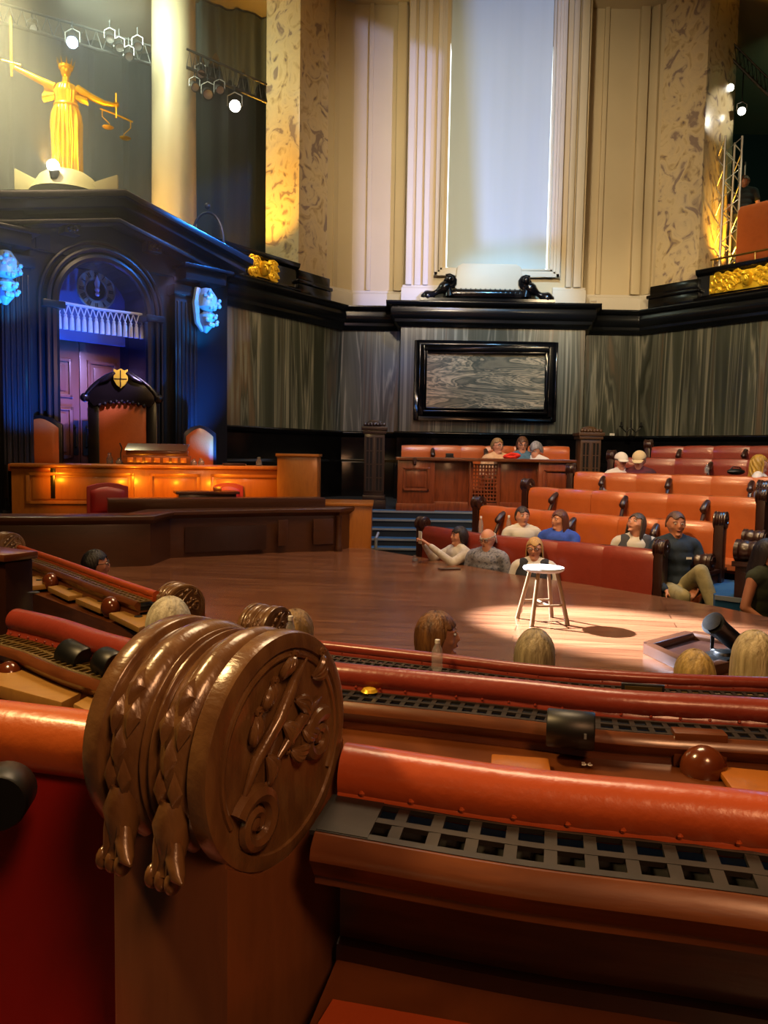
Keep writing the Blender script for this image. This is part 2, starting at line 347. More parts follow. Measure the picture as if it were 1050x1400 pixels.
# plinth band and vertical mouldings
for pth, nm in ((UP, 'trim_3'), (UR, 'trim_4')):
    m = MB(); m.sweep(pth, [(-.05, CT), (.07, CT), (.07, CT + .28), (.05, CT + .3), (.05, CT + .34), (-.05, CT + .36)])
    struct(m.build(nm, m_white, bevel=.004), 'white plinth moulding at the foot of the upper wall')
def strip(px0, px1, Y, d, z0=CT + .34, z1=UZ, mt=None, onf=None, nm='trim_5', label='raised plaster moulding'):
    a, b = (onf(px0), onf(px1)) if onf else (V(px0, Y), V(px1, Y))
    m = MB(); m.sweep([a, b], [(-.02, z0), (d, z0), (d, z1), (-.02, z1)]); return struct(m.build(nm, mt or m_cream, bevel=.012), label)
for i, (a, b, Y, d) in enumerate([(497, 503, 15.98, .05), (534, 546, 15.98, .10), (550, 558, 15.4, .10), (562, 570, 15.4, .06), (573, 580, 15.4, .09), (765, 772, 15.4, .09), (775, 785, 15.4, .10),
                                  (806, 812, 15.98, .05), (852, 864, 15.98, .10)]):
    strip(a, b, Y, d, nm='trim_%d' % (5 + i), mt=m_white if 549 < a < 790 else m_cream, label='vertical plaster moulding beside the tall window')
strip(452, 461, 0, .08, onf=on_left, nm='trim_14'); strip(884, 894, 0, .08, onf=on_right, nm='trim_15')
# breccia pilasters (front face on the wall line, deep return towards the gallery opening)
def pier(a, b, depth, nm, label):
    d = (b - a).xy.normalized(); n = Vector((d.y, -d.x)); q = [a.xy + n * .12, b.xy + n * .12, b.xy - n * depth, a.xy - n * depth]
    m = MB(); m.prism([(p.x, p.y, CT + .45) for p in q], (0, 0, UZ - CT - .45)); o = struct(m.build(nm, m_breccia, bevel=.01), label)
    c = sum(q, Vector((0, 0))) / 4; m = MB()
    for k, (g, z0, z1) in enumerate([(1.16, CT, CT + .2), (1.22, CT + .2, CT + .27), (1.12, CT + .27, CT + .45)]):
        m.prism([((p - c).x * g + c.x, (p - c).y * g + c.y, z0) for p in q], (0, 0, z1 - z0))
    struct(m.build('trim_16', m_black, bevel=.02), 'black stepped base under the ' + label); return o
pier(A1, A2, .75, 'wall_left', 'left breccia marble pilaster'); pier(B1, B2, .95, 'wall_right', 'right breccia marble pilaster')
# tall window
wl, wr = V(588, 15.38), V(756, 15.38); wz = CT + .52
t = thing('window_1', 'tall blind-covered window with white stepped frame in the cream wall', 'window', (lerp(wl.x, wr.x, .5), 15.4, wz)); t['kind'] = 'structure'
m = MB()
for k, (o_, d, w_) in enumerate([(.0, .12, .07), (.07, .08, .05), (.12, .04, .05)]):
    m.box(wl.x + o_, wl.x + o_ + w_, 15.4 - d, 15.5, wz + o_, UZ); m.box(wr.x - o_ - w_, wr.x - o_, 15.4 - d, 15.5, wz + o_, UZ); m.box(wl.x + o_, wr.x - o_, 15.4 - d, 15.5, wz + o_, wz + o_ + w_)
m.build('window_frame', m_white, t, world=True, bevel=.008)
m = MB(); x0, x1 = wl.x + .17, wr.x - .17
def blind(u, v):
    x = lerp(x0 + .09, x1 - .06, u); return (x, 15.47 + .012 * math.sin(u * 9) + .02 * math.sin(u * 3.1), lerp(wz + .2, UZ, v))
m.grid(blind, 40, 2); m.build('blind', m_blind, t, world=True)
m = MB(); m.prism([(x0 - .0, 15.5, wz + .16), (x0 + .115, 15.5, wz + .16), (x0 + .10, 15.5, 9.0), (x0 + .065, 15.5, 9.3)], (0, .01, 0)); m.build('daylight_gap', m_slit, t, world=True)
m = MB(); m.prism([(x1 - .075, 15.5, wz + .16), (x1 - .03, 15.5, wz + .16), (x1 - .05, 15.5, 9.2)], (0, .01, 0)); m.build('daylight_gap', m_slit, t, world=True)
m = MB(); m.box(x0 - .1, x1 + .1, 15.55, 15.6, wz - .1, UZ); m.build('reveal_back', m_white, t, world=True)
# ceiling, distant back walls, floor
m = MB(); m.box(-14, 14, -3, 22, 10.2, 10.4); struct(m.build('ceiling', m_cream))
m = MB(); m.box(-14, 14, 21.8, 22, -1, 10.3); struct(m.build('wall_far', m_greenwall))
m = MB(); m.box(-12.2, -12, -3, 22, -1, 10.3); struct(m.build('wall_west', m_greenwall))
m = MB(); m.box(13.8, 14, -3, 22, -1, 10.3); struct(m.build('wall_east', m_greenwall))
m = MB(); m.box(-12, 14, -3.2, -3, -1, 10.3); struct(m.build('wall_south', m_wooddark))
m = MB(); m.box(-12, 14, -3, 22, -.9, -.72); struct(m.build('floor', m_bluedk))

# ------------------------------------------------------------------ framed marble panel
a, b = P(567, 465, 15.3), P(760, 577, 15.3); fx0, fx1, fz0, fz1 = a.x, b.x, b.z, a.z
t = thing('framed_marble_panel', 'large horizontal bookmatched marble panel in a heavy black frame on the back wall', 'wall panel', ((fx0 + fx1) / 2, 15.38, fz0))
m = MB(); 
for o_, w_, d in ((0, .09, .10), (.09, .10, .16), (.19, .06, .11)):
    X0, X1, Z0, Z1 = fx0 + o_, fx1 - o_, fz0 + o_, fz1 - o_
    m.box(X0, X0 + w_, 15.39 - d, 15.39, Z0, Z1); m.box(X1 - w_, X1, 15.39 - d, 15.39, Z0, Z1); m.box(X0 + w_, X1 - w_, 15.39 - d, 15.39, Z0, Z0 + w_); m.box(X0 + w_, X1 - w_, 15.39 - d, 15.39, Z1 - w_, Z1)
m.build('frame', m_black, t, world=True, bevel=.012)
m = MB(); m.box(fx0 + .24, fx1 - .24, 15.33, 15.39, fz0 + .24, fz1 - .24); m.build('marble_inlay', m_inlay, t, world=True, smooth=False)
# thin strip mouldings flanking the panel
# ------------------------------------------------------------------ black scroll ornament and white tablet on the cornice
oc = P(666, 405, 15.2)
t = thing('scroll_ornament', 'black carved scroll ornament lying on the cornice below the tall window', 'ornament', (oc.x, 15.2, CT))
m = MB(); m.tube([(-.80, 0, .13), (-.6, 0, .15), (.6, 0, .15), (.80, 0, .13)], [.06, .1, .1, .06], 14); m.box(-1.3, 1.3, -.12, .15, 0, .05)
m.build('ribbed_roll', m_black, t)
m = MB()
for k in range(14): m.tube([(-.62 + k * .095, 0, .15), (-.60 + k * .095, 0, .15)], .115, 12)
m.build('roll_banding', m_black, t)
for sgn in (-1, 1):
    m = MB(); pts = [(sgn * (1.28 - .52 * i / 10), -.02, .06 + .26 * (i / 10) ** 1.5) for i in range(11)]; m.tube(pts, [.05 + .07 * math.sin(i * .5 + .4) ** 2 for i in range(11)], 10)
    sp = [(sgn * (.74 + (.13 - .006 * i) * math.cos(i * .6 + 1)), -.02, .37 + (.13 - .006 * i) * math.sin(i * .6 + 1)) for i in range(18)]; m.tube(sp, .045, 8)
    m.ball((sgn * .74, -.04, .42), .085); m.tube([(sgn * .74, 0, .1), (sgn * .76, 0, .3)], [.12, .07], 10); m.build('volute', m_black, t)
t = thing('stone_tablet', 'plain white stone tablet standing behind the black scroll ornament', 'tablet', (oc.x + .03, 15.33, CT))
m = MB(); m.prism([(-.62, 0, .1), (.62, 0, .1), (.66, 0, .3), (.62, 0, .68), (.52, 0, .74), (-.52, 0, .74), (-.62, 0, .68), (-.66, 0, .3)], (0, -.12, 0)); m.build('slab', m_white, t, bevel=.02)
q = P(813, 407, 15.75)
t = thing('wall_lamp', 'small white box lamp on the cornice right of the tall window', 'lamp', (q.x, 15.85, CT))
m = MB(); m.box(-.13, .13, -.08, .08, 0, .13); m.build('housing', m_capw, t, bevel=.02)
m = MB(); m.tube([(-.09, 0, .12), (-.07, 0, .2), (.07, 0, .2), (.09, 0, .12)], .008, 6); m.build('bracket', m_alu, t)
# small white switch plate and black candelabra on the dado ledge
q = P(839, 595, 15.8); t = thing('switch_plate', 'small pale switch plate on the black dado', 'switch', (q.x, 15.92, q.z - .04)); 
m = MB(); m.box(-.05, .05, -.02, .0, 0, .08); m.build('plate', m_capw, t, bevel=.006)
q = P(867, 590, 15.5); t = thing('wall_sconce', 'black branched wall sconce in the right corner of the marble', 'sconce', (q.x, 15.7, DZ))
m = MB(); m.tube([(0, 0, 0), (0, 0, .35)], .018, 8); m.lathe([(.06, 0), (.07, .02), (.02, .05)], 12); m.build('stem', m_blackpl, t)
for s_ in (-1, 1):
    m = MB(); m.tube([(0, 0, .18), (s_ * .1, 0, .1), (s_ * .2, 0, .2)], .014, 8); m.lathe([(.04, .2), (.045, .22), (.02, .23), (.02, .3)], 10, Matrix.Translation((s_ * .2, 0, 0))); m.build('arm', m_blackpl, t)

# ------------------------------------------------------------------ gallery parapets with gilded masks, left and right
def parapet(path, nm, label, panels, hz):
    c = path[0]; t = thing(nm, label, 'balcony', (c.x, c.y, CT))
    m = MB(); m.sweep(path, [(-.25, 0), (.22, 0), (.24, .06), (.16, .1), (.14, hz - .12), (.2, hz - .08), (.22, hz), (-.25, hz)]); m.build('parapet_wall', m_black, t, world=True, bevel=.01)
    for (a, b) in panels:
        p0, p1 = path[0].lerp(path[-1], a), path[0].lerp(path[-1], b); m = MB(); d = (p1 - p0); L = d.length; d.normalize(); n = Vector((d.y, -d.x, 0)); rnd = random.Random(3)
        m.sweep([p0, p1], [(.12, .12), (.17, .12), (.17, hz - .14), (.12, hz - .14)])
        mid = (p0 + p1) / 2 + n * .2 + Vector((0, 0, hz * .5))
        m.ball(mid, (.11, .08, .14)); m.ball(mid + n * .07 - Vector((0, 0, .02)), (.03, .04, .05)); m.ball(mid + n * .05 + Vector((0, 0, .07)), (.1, .05, .04))
        for s_ in (-1, 1):
            m.ball(mid + n * .06 + d * s_ * .05 + Vector((0, 0, .03)), .028)
            for k in range(14):
                r0 = .05 + .03 * rnd.random(); cc = mid + d * s_ * (.16 + k * (L / 2 - .2) / 14) - n * .02 + Vector((0, 0, .12 * math.sin(k * 1.3)))
                m.tube([cc + d * (r0 * math.cos(w * .7)) + Vector((0, 0, r0 * math.sin(w * .7))) for w in range(9)], [.028 - .002 * w for w in range(9)], 6)
        m.build('gilded_mask_relief', m_gold, t, world=True)
    return t
nl = Vector((ldir.y, -ldir.x, 0))
a, b = on_left(250), on_left(400)
parapet([Vector((a.x, a.y, CT)), Vector((b.x, b.y, CT))], 'gallery_parapet', 'black gallery parapet with gilded mask left of the cream niche', [(.50, .78)], .55)
a, b = on_right(962), on_right(1180)
parapet([Vector((a.x, a.y, CT)), Vector((b.x, b.y, CT))], 'gallery_parapet', 'black gallery parapet with gilded mask right of the cream niche', [(.10, .62)], .6)
m = MB(); pts = [on_right(962), on_right(1200)]; m.sweep([Vector((p.x, p.y, 0)) for p in pts], [(-.2, CT - .2), (-.2, CT + .03), (-6, CT + .03), (-6, CT - .2)]); struct(m.build('floor', m_drapedk), 'right gallery floor')
m = MB(); pts = [on_left(60), on_left(400)]; m.sweep([Vector((p.x, p.y, 0)) for p in pts], [(-.2, CT - .2), (-.2, CT + .03), (-6, CT + .03), (-6, CT - .2)]); struct(m.build('floor', m_drapedk), 'left gallery floor')
spot('mask_lamp_left', tuple(on_left(352) + nl * .9 + Vector((0, 0, CT + 1.1))), tuple(on_left(345) + Vector((0, 0, CT + .3))), 40, '#ffcf70', 60, .6, .05, 0)
rn = Vector((rwd.y, -rwd.x, 0)).normalized(); 
spot('mask_lamp_right', tuple(on_right(1030) + rn * .9 + Vector((0, 0, CT + 1.1))), tuple(on_right(1030) + Vector((0, 0, CT + .3))), 45, '#ffe0a0', 60, .6, .05, 0)
# ================================================================== dais: clock doorcase, judge's bench, throne
cR, cL = P(283, 425, 13.0), P(8, 380, 10.75); AO = Vector(((cR.x + cL.x) / 2, (cR.y + cL.y) / 2, 0)); ARZ = math.atan2(cR.y - cL.y, cR.x - cL.x)
AM = tmat(AO, ARZ); AMI = AM.inverted(); AN = Vector((math.sin(ARZ), -math.cos(ARZ), 0))
def AE(px, py, off=0.0):
    d = ray(px, py); q = AO + AN * off; k = (q - CAM).dot(AN) / d.dot(AN); p = AMI @ (CAM + d * k); return p.x, p.z
A = thing('doorcase', 'tall black classical doorcase with pediment and arch behind the throne', 'doorcase', AO, ARZ)
FZ = .2
xl, xr = AE(78, 520)[0], AE(197, 520)[0]; ac = (xl + xr) / 2; ar = (xr - xl) / 2
zs = AE(200, 428)[1] - .05; hw = 1.95
ecz = AE(290, 388, .3)[1]
# side walls of the case with arched opening: one front slab made of strips around the arch
m = MB()
def slab(m, x0, x1, z0, z1, y0=-.05, y1=.5): m.box(x0, x1, y0, y1, z0, z1)
slab(m, -hw, xl, FZ, ecz + .5); slab(m, xr, hw, FZ, ecz + .5)
n = 16; top = ecz + .5
for k in range(n):
    a0, a1 = math.pi * k / n, math.pi * (k + 1) / n
    m.prism([(ac + ar * math.cos(a0), -.05, zs + ar * math.sin(a0)), (ac + ar * math.cos(a1), -.05, zs + ar * math.sin(a1)), (ac + ar * math.cos(a1), -.05, top + .35), (ac + ar * math.cos(a0), -.05, top + .35)], (0, .55, 0))
m.build('case_front', m_case, A, smooth=False)
for w_, r0, y in ((.10, ar + .0, -.12), (.06, ar + .13, -.17), (.05, ar + .24, -.13)):
    m = MB(); sec = []
    for k in range(33):
        a = math.pi * k / 32; sec.append((ac + (r0 + w_ / 2) * math.cos(a), y + .04, zs + (r0 + w_ / 2) * math.sin(a)))
    sec = [(sec[0][0], y + .04, FZ)] + sec + [(sec[-1][0], y + .04, FZ)]
    m.tube(sec, w_ * .62, 8); m.build('arch_moulding', m_case, A)
# fluted pilasters
for x in (xl - .62, xr + .62):
    m = MB(); m.box(x - .2, x + .2, -.22, 0, FZ, ecz - .1)
    for k in range(5): m.tube([(x - .15 + k * .075, -.22, FZ + .3), (x - .15 + k * .075, -.22, ecz - .35)], .022, 8)
    m.box(x - .25, x + .25, -.28, 0, FZ, FZ + .25); m.box(x - .24, x + .24, -.27, 0, ecz - .25, ecz - .1); m.build('pilaster', m_case, A, bevel=.008)
# imposts
for x in (xl - .1, xr + .1):
    m = MB(); m.box(x - .16, x + .16, -.2, .3, zs - .1, zs); m.build('impost', m_case, A, bevel=.015)
# entablature blocks with caps and carved pendant corbels
for s_, pxc in ((-1, 8), (1, 283)):
    cx, cz = AE(pxc, 425 if s_ > 0 else 380, .35)
    m = MB(); m.box(cx - .42, cx + .32, -.42, .1, ecz - .02, ecz + .16); m.box(cx - .48, cx + .42, -.50, .1, ecz + .16, ecz + .21); m.box(cx - .3, cx + .24, -.36, .1, ecz + .21, ecz + .52); m.box(cx - .36, cx + .3, -.42, .1, ecz + .52, ecz + .56)
    m.box(cx - .1, cx + .1, -.3, 0, ecz - .3, ecz); m.build('entablature_block', m_case, A, bevel=.01)
    m = MB(); rnd = random.Random(5)
    m.tube([(cx, -.32, cz + .34), (cx, -.34, cz + .2), (cx, -.36, cz + .05), (cx, -.34, cz + .0)], [.09, .17, .17, .08], 12)
    m.tube([(cx, -.33, cz - .03), (cx, -.36, cz - .08), (cx, -.34, cz - .24), (cx, -.3, cz - .34)], [.08, .15, .1, .03], 12)
    m.tube([(cx - .14, -.3, cz + .34), (cx - .2, -.33, cz + .1), (cx - .16, -.32, cz - .2), (cx - .05, -.3, cz - .32)], [.05, .06, .05, .03], 8)
    for k in range(26): m.ball((cx + rnd.uniform(-.14, .14), -.48 + rnd.uniform(-.04, .03), cz + rnd.choice([rnd.uniform(.02, .28), rnd.uniform(-.25, -.07)])), rnd.uniform(.025, .045), n=8)
    m.build('carved_pendant', m_crystal, A)
# pediment
ax, az = AE(160, 264, .35); rx, rz_ = AE(327, 379, .35); lx, lz = AE(-5, 288, .35)
rz_ = ecz + .45; lx, lz = 2 * ax - rx, rz_; lx = -hw - .45
def raking(m, x0, z0, x1, z1, th, y0, y1): m.prism([(x0, y0, z0), (x1, y0, z1), (x1, y0, z1 - th), (x0, y0, z0 - th)], (0, y1 - y0, 0))
m = MB(); raking(m, ax, az, rx + .1, rz_, .10, -.62, .6); raking(m, ax, az - .10, rx, rz_ - .1, .12, -.54, .6); raking(m, lx, lz, ax, az, .10, -.62, .6); raking(m, lx, lz - .1, ax, az - .10, .12, -.54, .6)
m.build('raking_cornice', m_case, A, bevel=.012)
m = MB(); raking(m, ax, az - .36, rx - .35, rz_ - .24, .07, -.42, -.1); raking(m, lx + .35, lz - .24, ax, az - .36, .07, -.42, -.1); m.build('inner_moulding', m_case, A, bevel=.012)
m = MB(); m.prism([(lx + .2, -.12, rz_ - .05), (ax, -.12, az - .1), (rx - .2, -.12, rz_ - .05), (rx - .2, -.12, ecz + .1), (lx + .2, -.12, ecz + .1)], (0, .5, 0))
# cut the tympanum by leaving only the part above the arch
m = MB(); prof = [(lx + .2, rz_ - .05), (ax, az - .1), (rx - .2, rz_ - .05)]
for k in range(24):
    u0, u1 = lerp(lx + .2, rx - .2, k / 24), lerp(lx + .2, rx - .2, (k + 1) / 24)
    def th(u): return lerp(rz_ - .05, az - .1, (u - lx - .2) / (ax - lx - .2)) if u < ax else lerp(az - .1, rz_ - .05, (u - ax) / (rx - .2 - ax))
    def bl(u): d = abs(u - ac); return max(ecz + .05, zs + math.sqrt(max(0, ar * ar - d * d))) if d < ar else ecz + .05
    m.prism([(u0, -.1, bl(u0)), (u1, -.1, bl(u1)), (u1, -.1, th(u1)), (u0, -.1, th(u0))], (0, .5, 0))
m.build('tympanum', m_case, A, smooth=False)
for f in (.3, .62):
    for s_ in (-1, 1):
        ux = ax + s_ * (rx - ax) * f; uz = lerp(az, rz_, f) - .46
        m = MB(); m.box(ux - .12, ux + .12, -.3, 0, uz - .07, uz + .07); 
        for k in range(6): m.ball((ux + .06 * math.cos(k), -.31, uz + .03 * math.sin(k)), .028, n=8)
        m.build('rosette_block', m_case, A, bevel=.01)
# recess: lunette and deep reveals
m = MB(); m.box(ac - ar - .25, ac - ar, .5, 1.15, FZ, zs + ar + .2); m.box(ac + ar, ac + ar + .25, .5, 1.15, FZ, zs + ar + .2); m.build('reveal', m_case, A, bevel=.01)
dz = zs - .12
m = MB(); m.prism([(ac + (ar + .1) * math.cos(math.pi * k / 24), .62, dz + .12 + (ar + .1) * math.sin(math.pi * k / 24)) for k in range(25)] + [(ac - ar - .1, .62, dz - .3), (ac + ar + .1, .62, dz - .3)], (0, .06, 0)); m.build('lunette', m_bluewall, A, smooth=False)
# doors
t = thing('door_1', 'mahogany double doors inside the black arch', 'door', AM @ Vector((ac, .8, FZ)), ARZ); t['kind'] = 'structure'
W2 = ar + .05
for s_ in (-1, 1):
    m = MB(); x0, x1 = (-W2, -.005) if s_ < 0 else (.005, W2); m.box(x0, x1, 0, .06, 0, dz - FZ)
    for z0, z1 in ((.15, .8), (.95, 1.75), (1.9, 2.5)):
        z1 = min(z1, dz - FZ - .12)
        if z1 - z0 < .2: continue
        X0, X1 = x0 + .12, x1 - .12
        for e in ((X0, X1, z0, z0 + .05), (X0, X1, z1 - .05, z1), (X0, X0 + .05, z0, z1), (X1 - .05, X1, z0, z1)): m.box(e[0], e[1], -.035, 0, e[2], e[3])
        m.box(X0 + .1, X1 - .1, -.025, 0, z0 + .1, z1 - .1)
    lf = m.build('door_leaf', m_doorwood, t, bevel=.008)
    m = MB(); xx = s_ * .09; m.box(xx - .055, xx + .055, -.02, 0, 1.0, 1.55); m.tube([(xx, -.02, 1.12), (xx, -.08, 1.14), (xx, -.08, 1.42), (xx, -.02, 1.44)], .014, 8); m.build('door_handle', m_grille, lf)
# clock
kx, kz = AE(134, 396, -.5); kr = (AE(160, 397, -.5)[0] - AE(109, 397, -.5)[0]) / 2
t = thing('wall_clock', 'round open dial clock with roman chapter ring in the lunette above the doors', 'clock', AM @ Vector((kx, .58, kz - kr)), ARZ)
m = MB(); rr = kr
def ring(m, r0, r1, y0, y1, z=0, n=40):
    m.grid(lambda u, v: [((r0, y0), (r1, y0), (r1, y1), (r0, y1), (r0, y0))[int(round(v * 4))]][0] and ((lambda q: (q[0] * math.cos(u * 2 * math.pi), q[1], z + q[0] * math.sin(u * 2 * math.pi)))(((r0, y0), (r1, y0), (r1, y1), (r0, y1), (r0, y0))[int(round(v * 4))])), n, 4, closed_u=True)
ring(m, rr * .62, rr, -.02, 0, rr); ring(m, rr * .95, rr * 1.02, -.04, 0, rr); ring(m, rr * .55, rr * .62, -.03, 0, rr); m.build('chapter_ring', m_dial, t)
m = MB()
rom = ['XII', 'I', 'II', 'III', 'IIII', 'V', 'VI', 'VII', 'VIII', 'IX', 'X', 'XI']
for h, s in enumerate(rom):
    th_ = math.pi / 2 - h * math.pi / 6; M = Matrix.Translation((rr * .79 * math.cos(th_), -.025, rr + rr * .79 * math.sin(th_))) @ Matrix.Rotation(-(th_ - math.pi / 2), 4, 'Y')
    wch = {'I': .018, 'V': .035, 'X': .035}; tot = sum(wch[c] for c in s); x = -tot / 2; hh = rr * .13
    for c in s:
        w = wch[c]; xc = x + w / 2
        if c == 'I': m.box(xc - .005, xc + .005, -.006, 0, -hh, hh, M)
        elif c == 'V': m.prism([(xc - .016, 0, hh), (xc - .006, 0, hh), (xc + .003, 0, -hh), (xc - .005, 0, -hh)], (0, -.006, 0), M); m.prism([(xc + .010, 0, hh), (xc + .016, 0, hh), (xc + .004, 0, -hh), (xc - .003, 0, -hh)], (0, -.006, 0), M)
        else: m.prism([(xc - .016, 0, hh), (xc - .006, 0, hh), (xc + .016, 0, -hh), (xc + .006, 0, -hh)], (0, -.006, 0), M); m.prism([(xc + .010, 0, hh), (xc + .016, 0, hh), (xc - .010, 0, -hh), (xc - .016, 0, -hh)], (0, -.006, 0), M)
        x += w
m.build('numerals', m_blackpl, t)
m = MB(); m.prism([(-.02, -.05, rr * .9), (-.045, -.05, rr * 1.35), (0, -.05, rr * 1.75), (.045, -.05, rr * 1.35), (.02, -.05, rr * .9)], (0, -.01, 0)); m.ball((0, -.055, rr), .04); m.ball((0, -.055, rr * .78), .035); m.build('clock_hand', m_rope, t)
m = MB(); m.lathe([(.0, 0), (rr * .5, 0), (rr * .5, .01)], 32, Matrix.Translation((0, -.004, rr)), 'Y'); m.build('dial_centre', m_blackpl, t)
# tasselled rope valance
a_, b_ = AE(76, 414, -.05), AE(197, 431, -.05)
t = thing('tassel_valance', 'ivory rope valance with a row of tassels hanging across the arch', 'valance', AM @ Vector((0, 0, a_[1])), ARZ)
zt = 0; NV = 15; x0, x1 = a_[0], b_[0]; zz = 0
m = MB(); m.tube([(x0, .05, .02), ((x0 + x1) / 2, .05, .0), (x1, .05, .02)], .022, 8); m.build('cord', m_rope, t)
for k in range(NV):
    xa, xb = lerp(x0, x1, k / NV), lerp(x0, x1, (k + 1) / NV); xm = (xa + xb) / 2
    m = MB(); m.tube([(xa, .05, 0), (xm, .04, -.14)], .009, 6); m.tube([(xb, .05, 0), (xm, .04, -.14)], .009, 6); m.ball((xm, .04, -.16), .026, n=8)
    m.tube([(xm, .04, -.17), (xm, .04, -.20), (xm, .04, -.36)], [.018, .03, .036], 10); m.build('tassel', m_rope, t)
# blue uplights on the doorcase
def AW(x, y, z): return tuple(AM @ Vector((x, y, z)))
spot('doorcase_blue_a', AW(xr + .9, -1.6, 1.0), AW(xr + .5, 0, 2.6), 4200, '#1a78ff', 62, .8, .05, 0)
for pxc_, pyc_ in ((283, 430), (8, 385)):
    cx_, cz_ = AE(pxc_, pyc_, .35); spot('corbel_blue', AW(cx_ + .3, -1.5, cz_ - .5), AW(cx_, -.35, cz_), 260, '#1f9bff', 50, .7, .04, 0)
spot('doorcase_blue_b', AW(xl - .5, -1.6, 1.0), AW(xl - .5, 0, 2.9), 900, '#1170ff', 62, .8, .05, 0)
spot('doorcase_blue_c', AW(2.6, -2.2, 6.2), AW(1.0, 0, 4.2), 1500, '#2b86ff', 46, .8, .05, 0)
spot('doorcase_blue_d', AW(ac, .2, 1.2), AW(ac, .6, zs + .2), 300, '#2c55ff', 100, .8, .05, 0)
spot('door_pale', AW(ac, -2.2, 3.6), AW(ac, .8, 1.9), 1100, '#b5a6ff', 34, .8, .05, 0)
# ---- throne
def seat_at(px, py, Y): p = P(px, py, Y); return p
tp = P(168, 505, 11.55)
t = thing('throne', 'tall carved dark throne with orange leather back and gold shield crest', 'throne', (tp.x, tp.y, .2), R(6))
H = tp.z - .2
m = MB(); m.box(-.50, -.34, -.05, .08, 0, H - .42); m.box(.34, .50, -.05, .08, 0, H - .42)
arc = [(-.52 + 1.04 * k / 20, 0, H - .42 + .36 * math.sin(math.pi * k / 20) ** .8) for k in range(21)]
m.prism([(p[0], -.09, p[2]) for p in arc] + [(.40, -.09, H - .56), (.2, -.09, H - .5), (0, -.09, H - .47), (-.2, -.09, H - .5), (-.40, -.09, H - .56)], (0, .16, 0))
m.tube([(p[0], -.1, p[2]) for p in arc], .035, 8)
for s_ in (-1, 1): m.ball((s_ * .53, -.08, H - .43), .07, n=10); m.tube([(s_ * .3, -.12, H - .2), (s_ * .18, -.13, H - .14), (s_ * .08, -.13, H - .06)], [.03, .045, .03], 8)
for k in range(9): m.ball((-.32 + k * .08, -.1, H - .54 + .06 * math.sin(math.pi * k / 8)), .032, n=8)
m.build('frame', m_blackwood, t, bevel=.012)
m = MB(); m.grid(lambda u, v: (-.36 + .72 * u, -.03 - .05 * math.sin(math.pi * u) ** .5 * math.sin(math.pi * min(1, v + .001)) ** .5, .5 + (H - 1.0) * v), 14, 14); m.build('leather_back', m_orange, t)
m = MB(); m.box(-.42, .42, -.6, .0, .3, .5); m.build('seat', m_orange, t, bevel=.04)
for s_ in (-1, 1):
    m = MB(); m.box(s_ * .46 - .05, s_ * .46 + .05, -.62, 0, .68, .74); m.box(s_ * .46 - .04, s_ * .46 + .04, -.62, -.54, 0, .7)
    m.build('arm', m_blackwood, t, bevel=.015)
m = MB(); sh = [(-.1, 0, .26), (-.05, 0, .24), (0, 0, .27), (.05, 0, .24), (.1, 0, .26), (.1, 0, .1), (.06, 0, .03), (0, 0, -.02), (-.06, 0, .03), (-.1, 0, .1)]
m.prism([(p[0], -.12, p[2] + H - .27) for p in sh], (0, -.03, 0)); s_ob = m.build('shield', m_gold, t, bevel=.006)
m = MB(); m.box(-.006, .006, -.158, -.15, H - .27, H - .03); m.box(-.09, .09, -.158, -.15, H - .16, H - .148); m.build('shield_quartering', m_blackwood, s_ob)
# ---- side chairs
def side_chair(px, py, Y, label, grp, w, h, rz, mt=m_orange, fm=m_blackwood, low=False):
    p = P(px, py, Y); t = thing('high_back_chair' if not low else 'armchair', label, 'chair', (p.x, p.y, p.z - h), rz, grp)
    m = MB(); hh = .13 if not low else .05
    out = [(-w / 2, h - hh), (-w / 4, h - hh * .25), (0, h), (w / 4, h - hh * .25), (w / 2, h - hh)]
    m.prism([(x, 0, z) for x, z in out] + [(w / 2, 0, .1), (-w / 2, 0, .1)], (0, .09, 0)); 
    m.build('frame', fm, t, bevel=.012)
    for s_ in (-1, 1): m = MB(); m.box(s_ * w / 2 - .03, s_ * w / 2 + .03, -.5, -.44, 0, .45); m.build('leg', fm, t, bevel=.006)
    m = MB(); 
    def pad(u, v):
        x = (u - .5) * (w - .09); tz = h - .05 - hh * min(1, abs(u - .5) * 2) ** 1.6; z = lerp(.45, tz, v); return (x, -.005 - .05 * (math.sin(math.pi * u) * math.sin(math.pi * v)) ** .35 if 0 < u < 1 and 0 < v < 1 else -.005, z)
    m.grid(pad, 12, 12); m.build('back_pad', mt, t)
    m = MB(); m.box(-w / 2 + .02, w / 2 - .02, -.5, 0, .36, .47); m.build('seat', mt, t, bevel=.03); return t
side_chair(54, 567, 10.9, 'orange leather high-backed chair left of the throne', 'chairs flanking the throne', .60, 1.15, R(8))
side_chair(273, 581, 12.0, 'orange leather high-backed chair right of the throne', 'chairs flanking the throne', .50, 1.15, R(18))
side_chair(147, 660, 9.75, 'red leather clerk\'s armchair left of the clerk\'s desk', 'clerks\' red chairs', .50, .85, R(20), m_redcloth, m_redcloth, True)
side_chair(312, 660, 10.9, 'red leather clerk\'s armchair behind the dark clerk\'s desk', 'clerks\' red chairs', .42, .95, R(10), m_redcloth, m_redcloth, True)
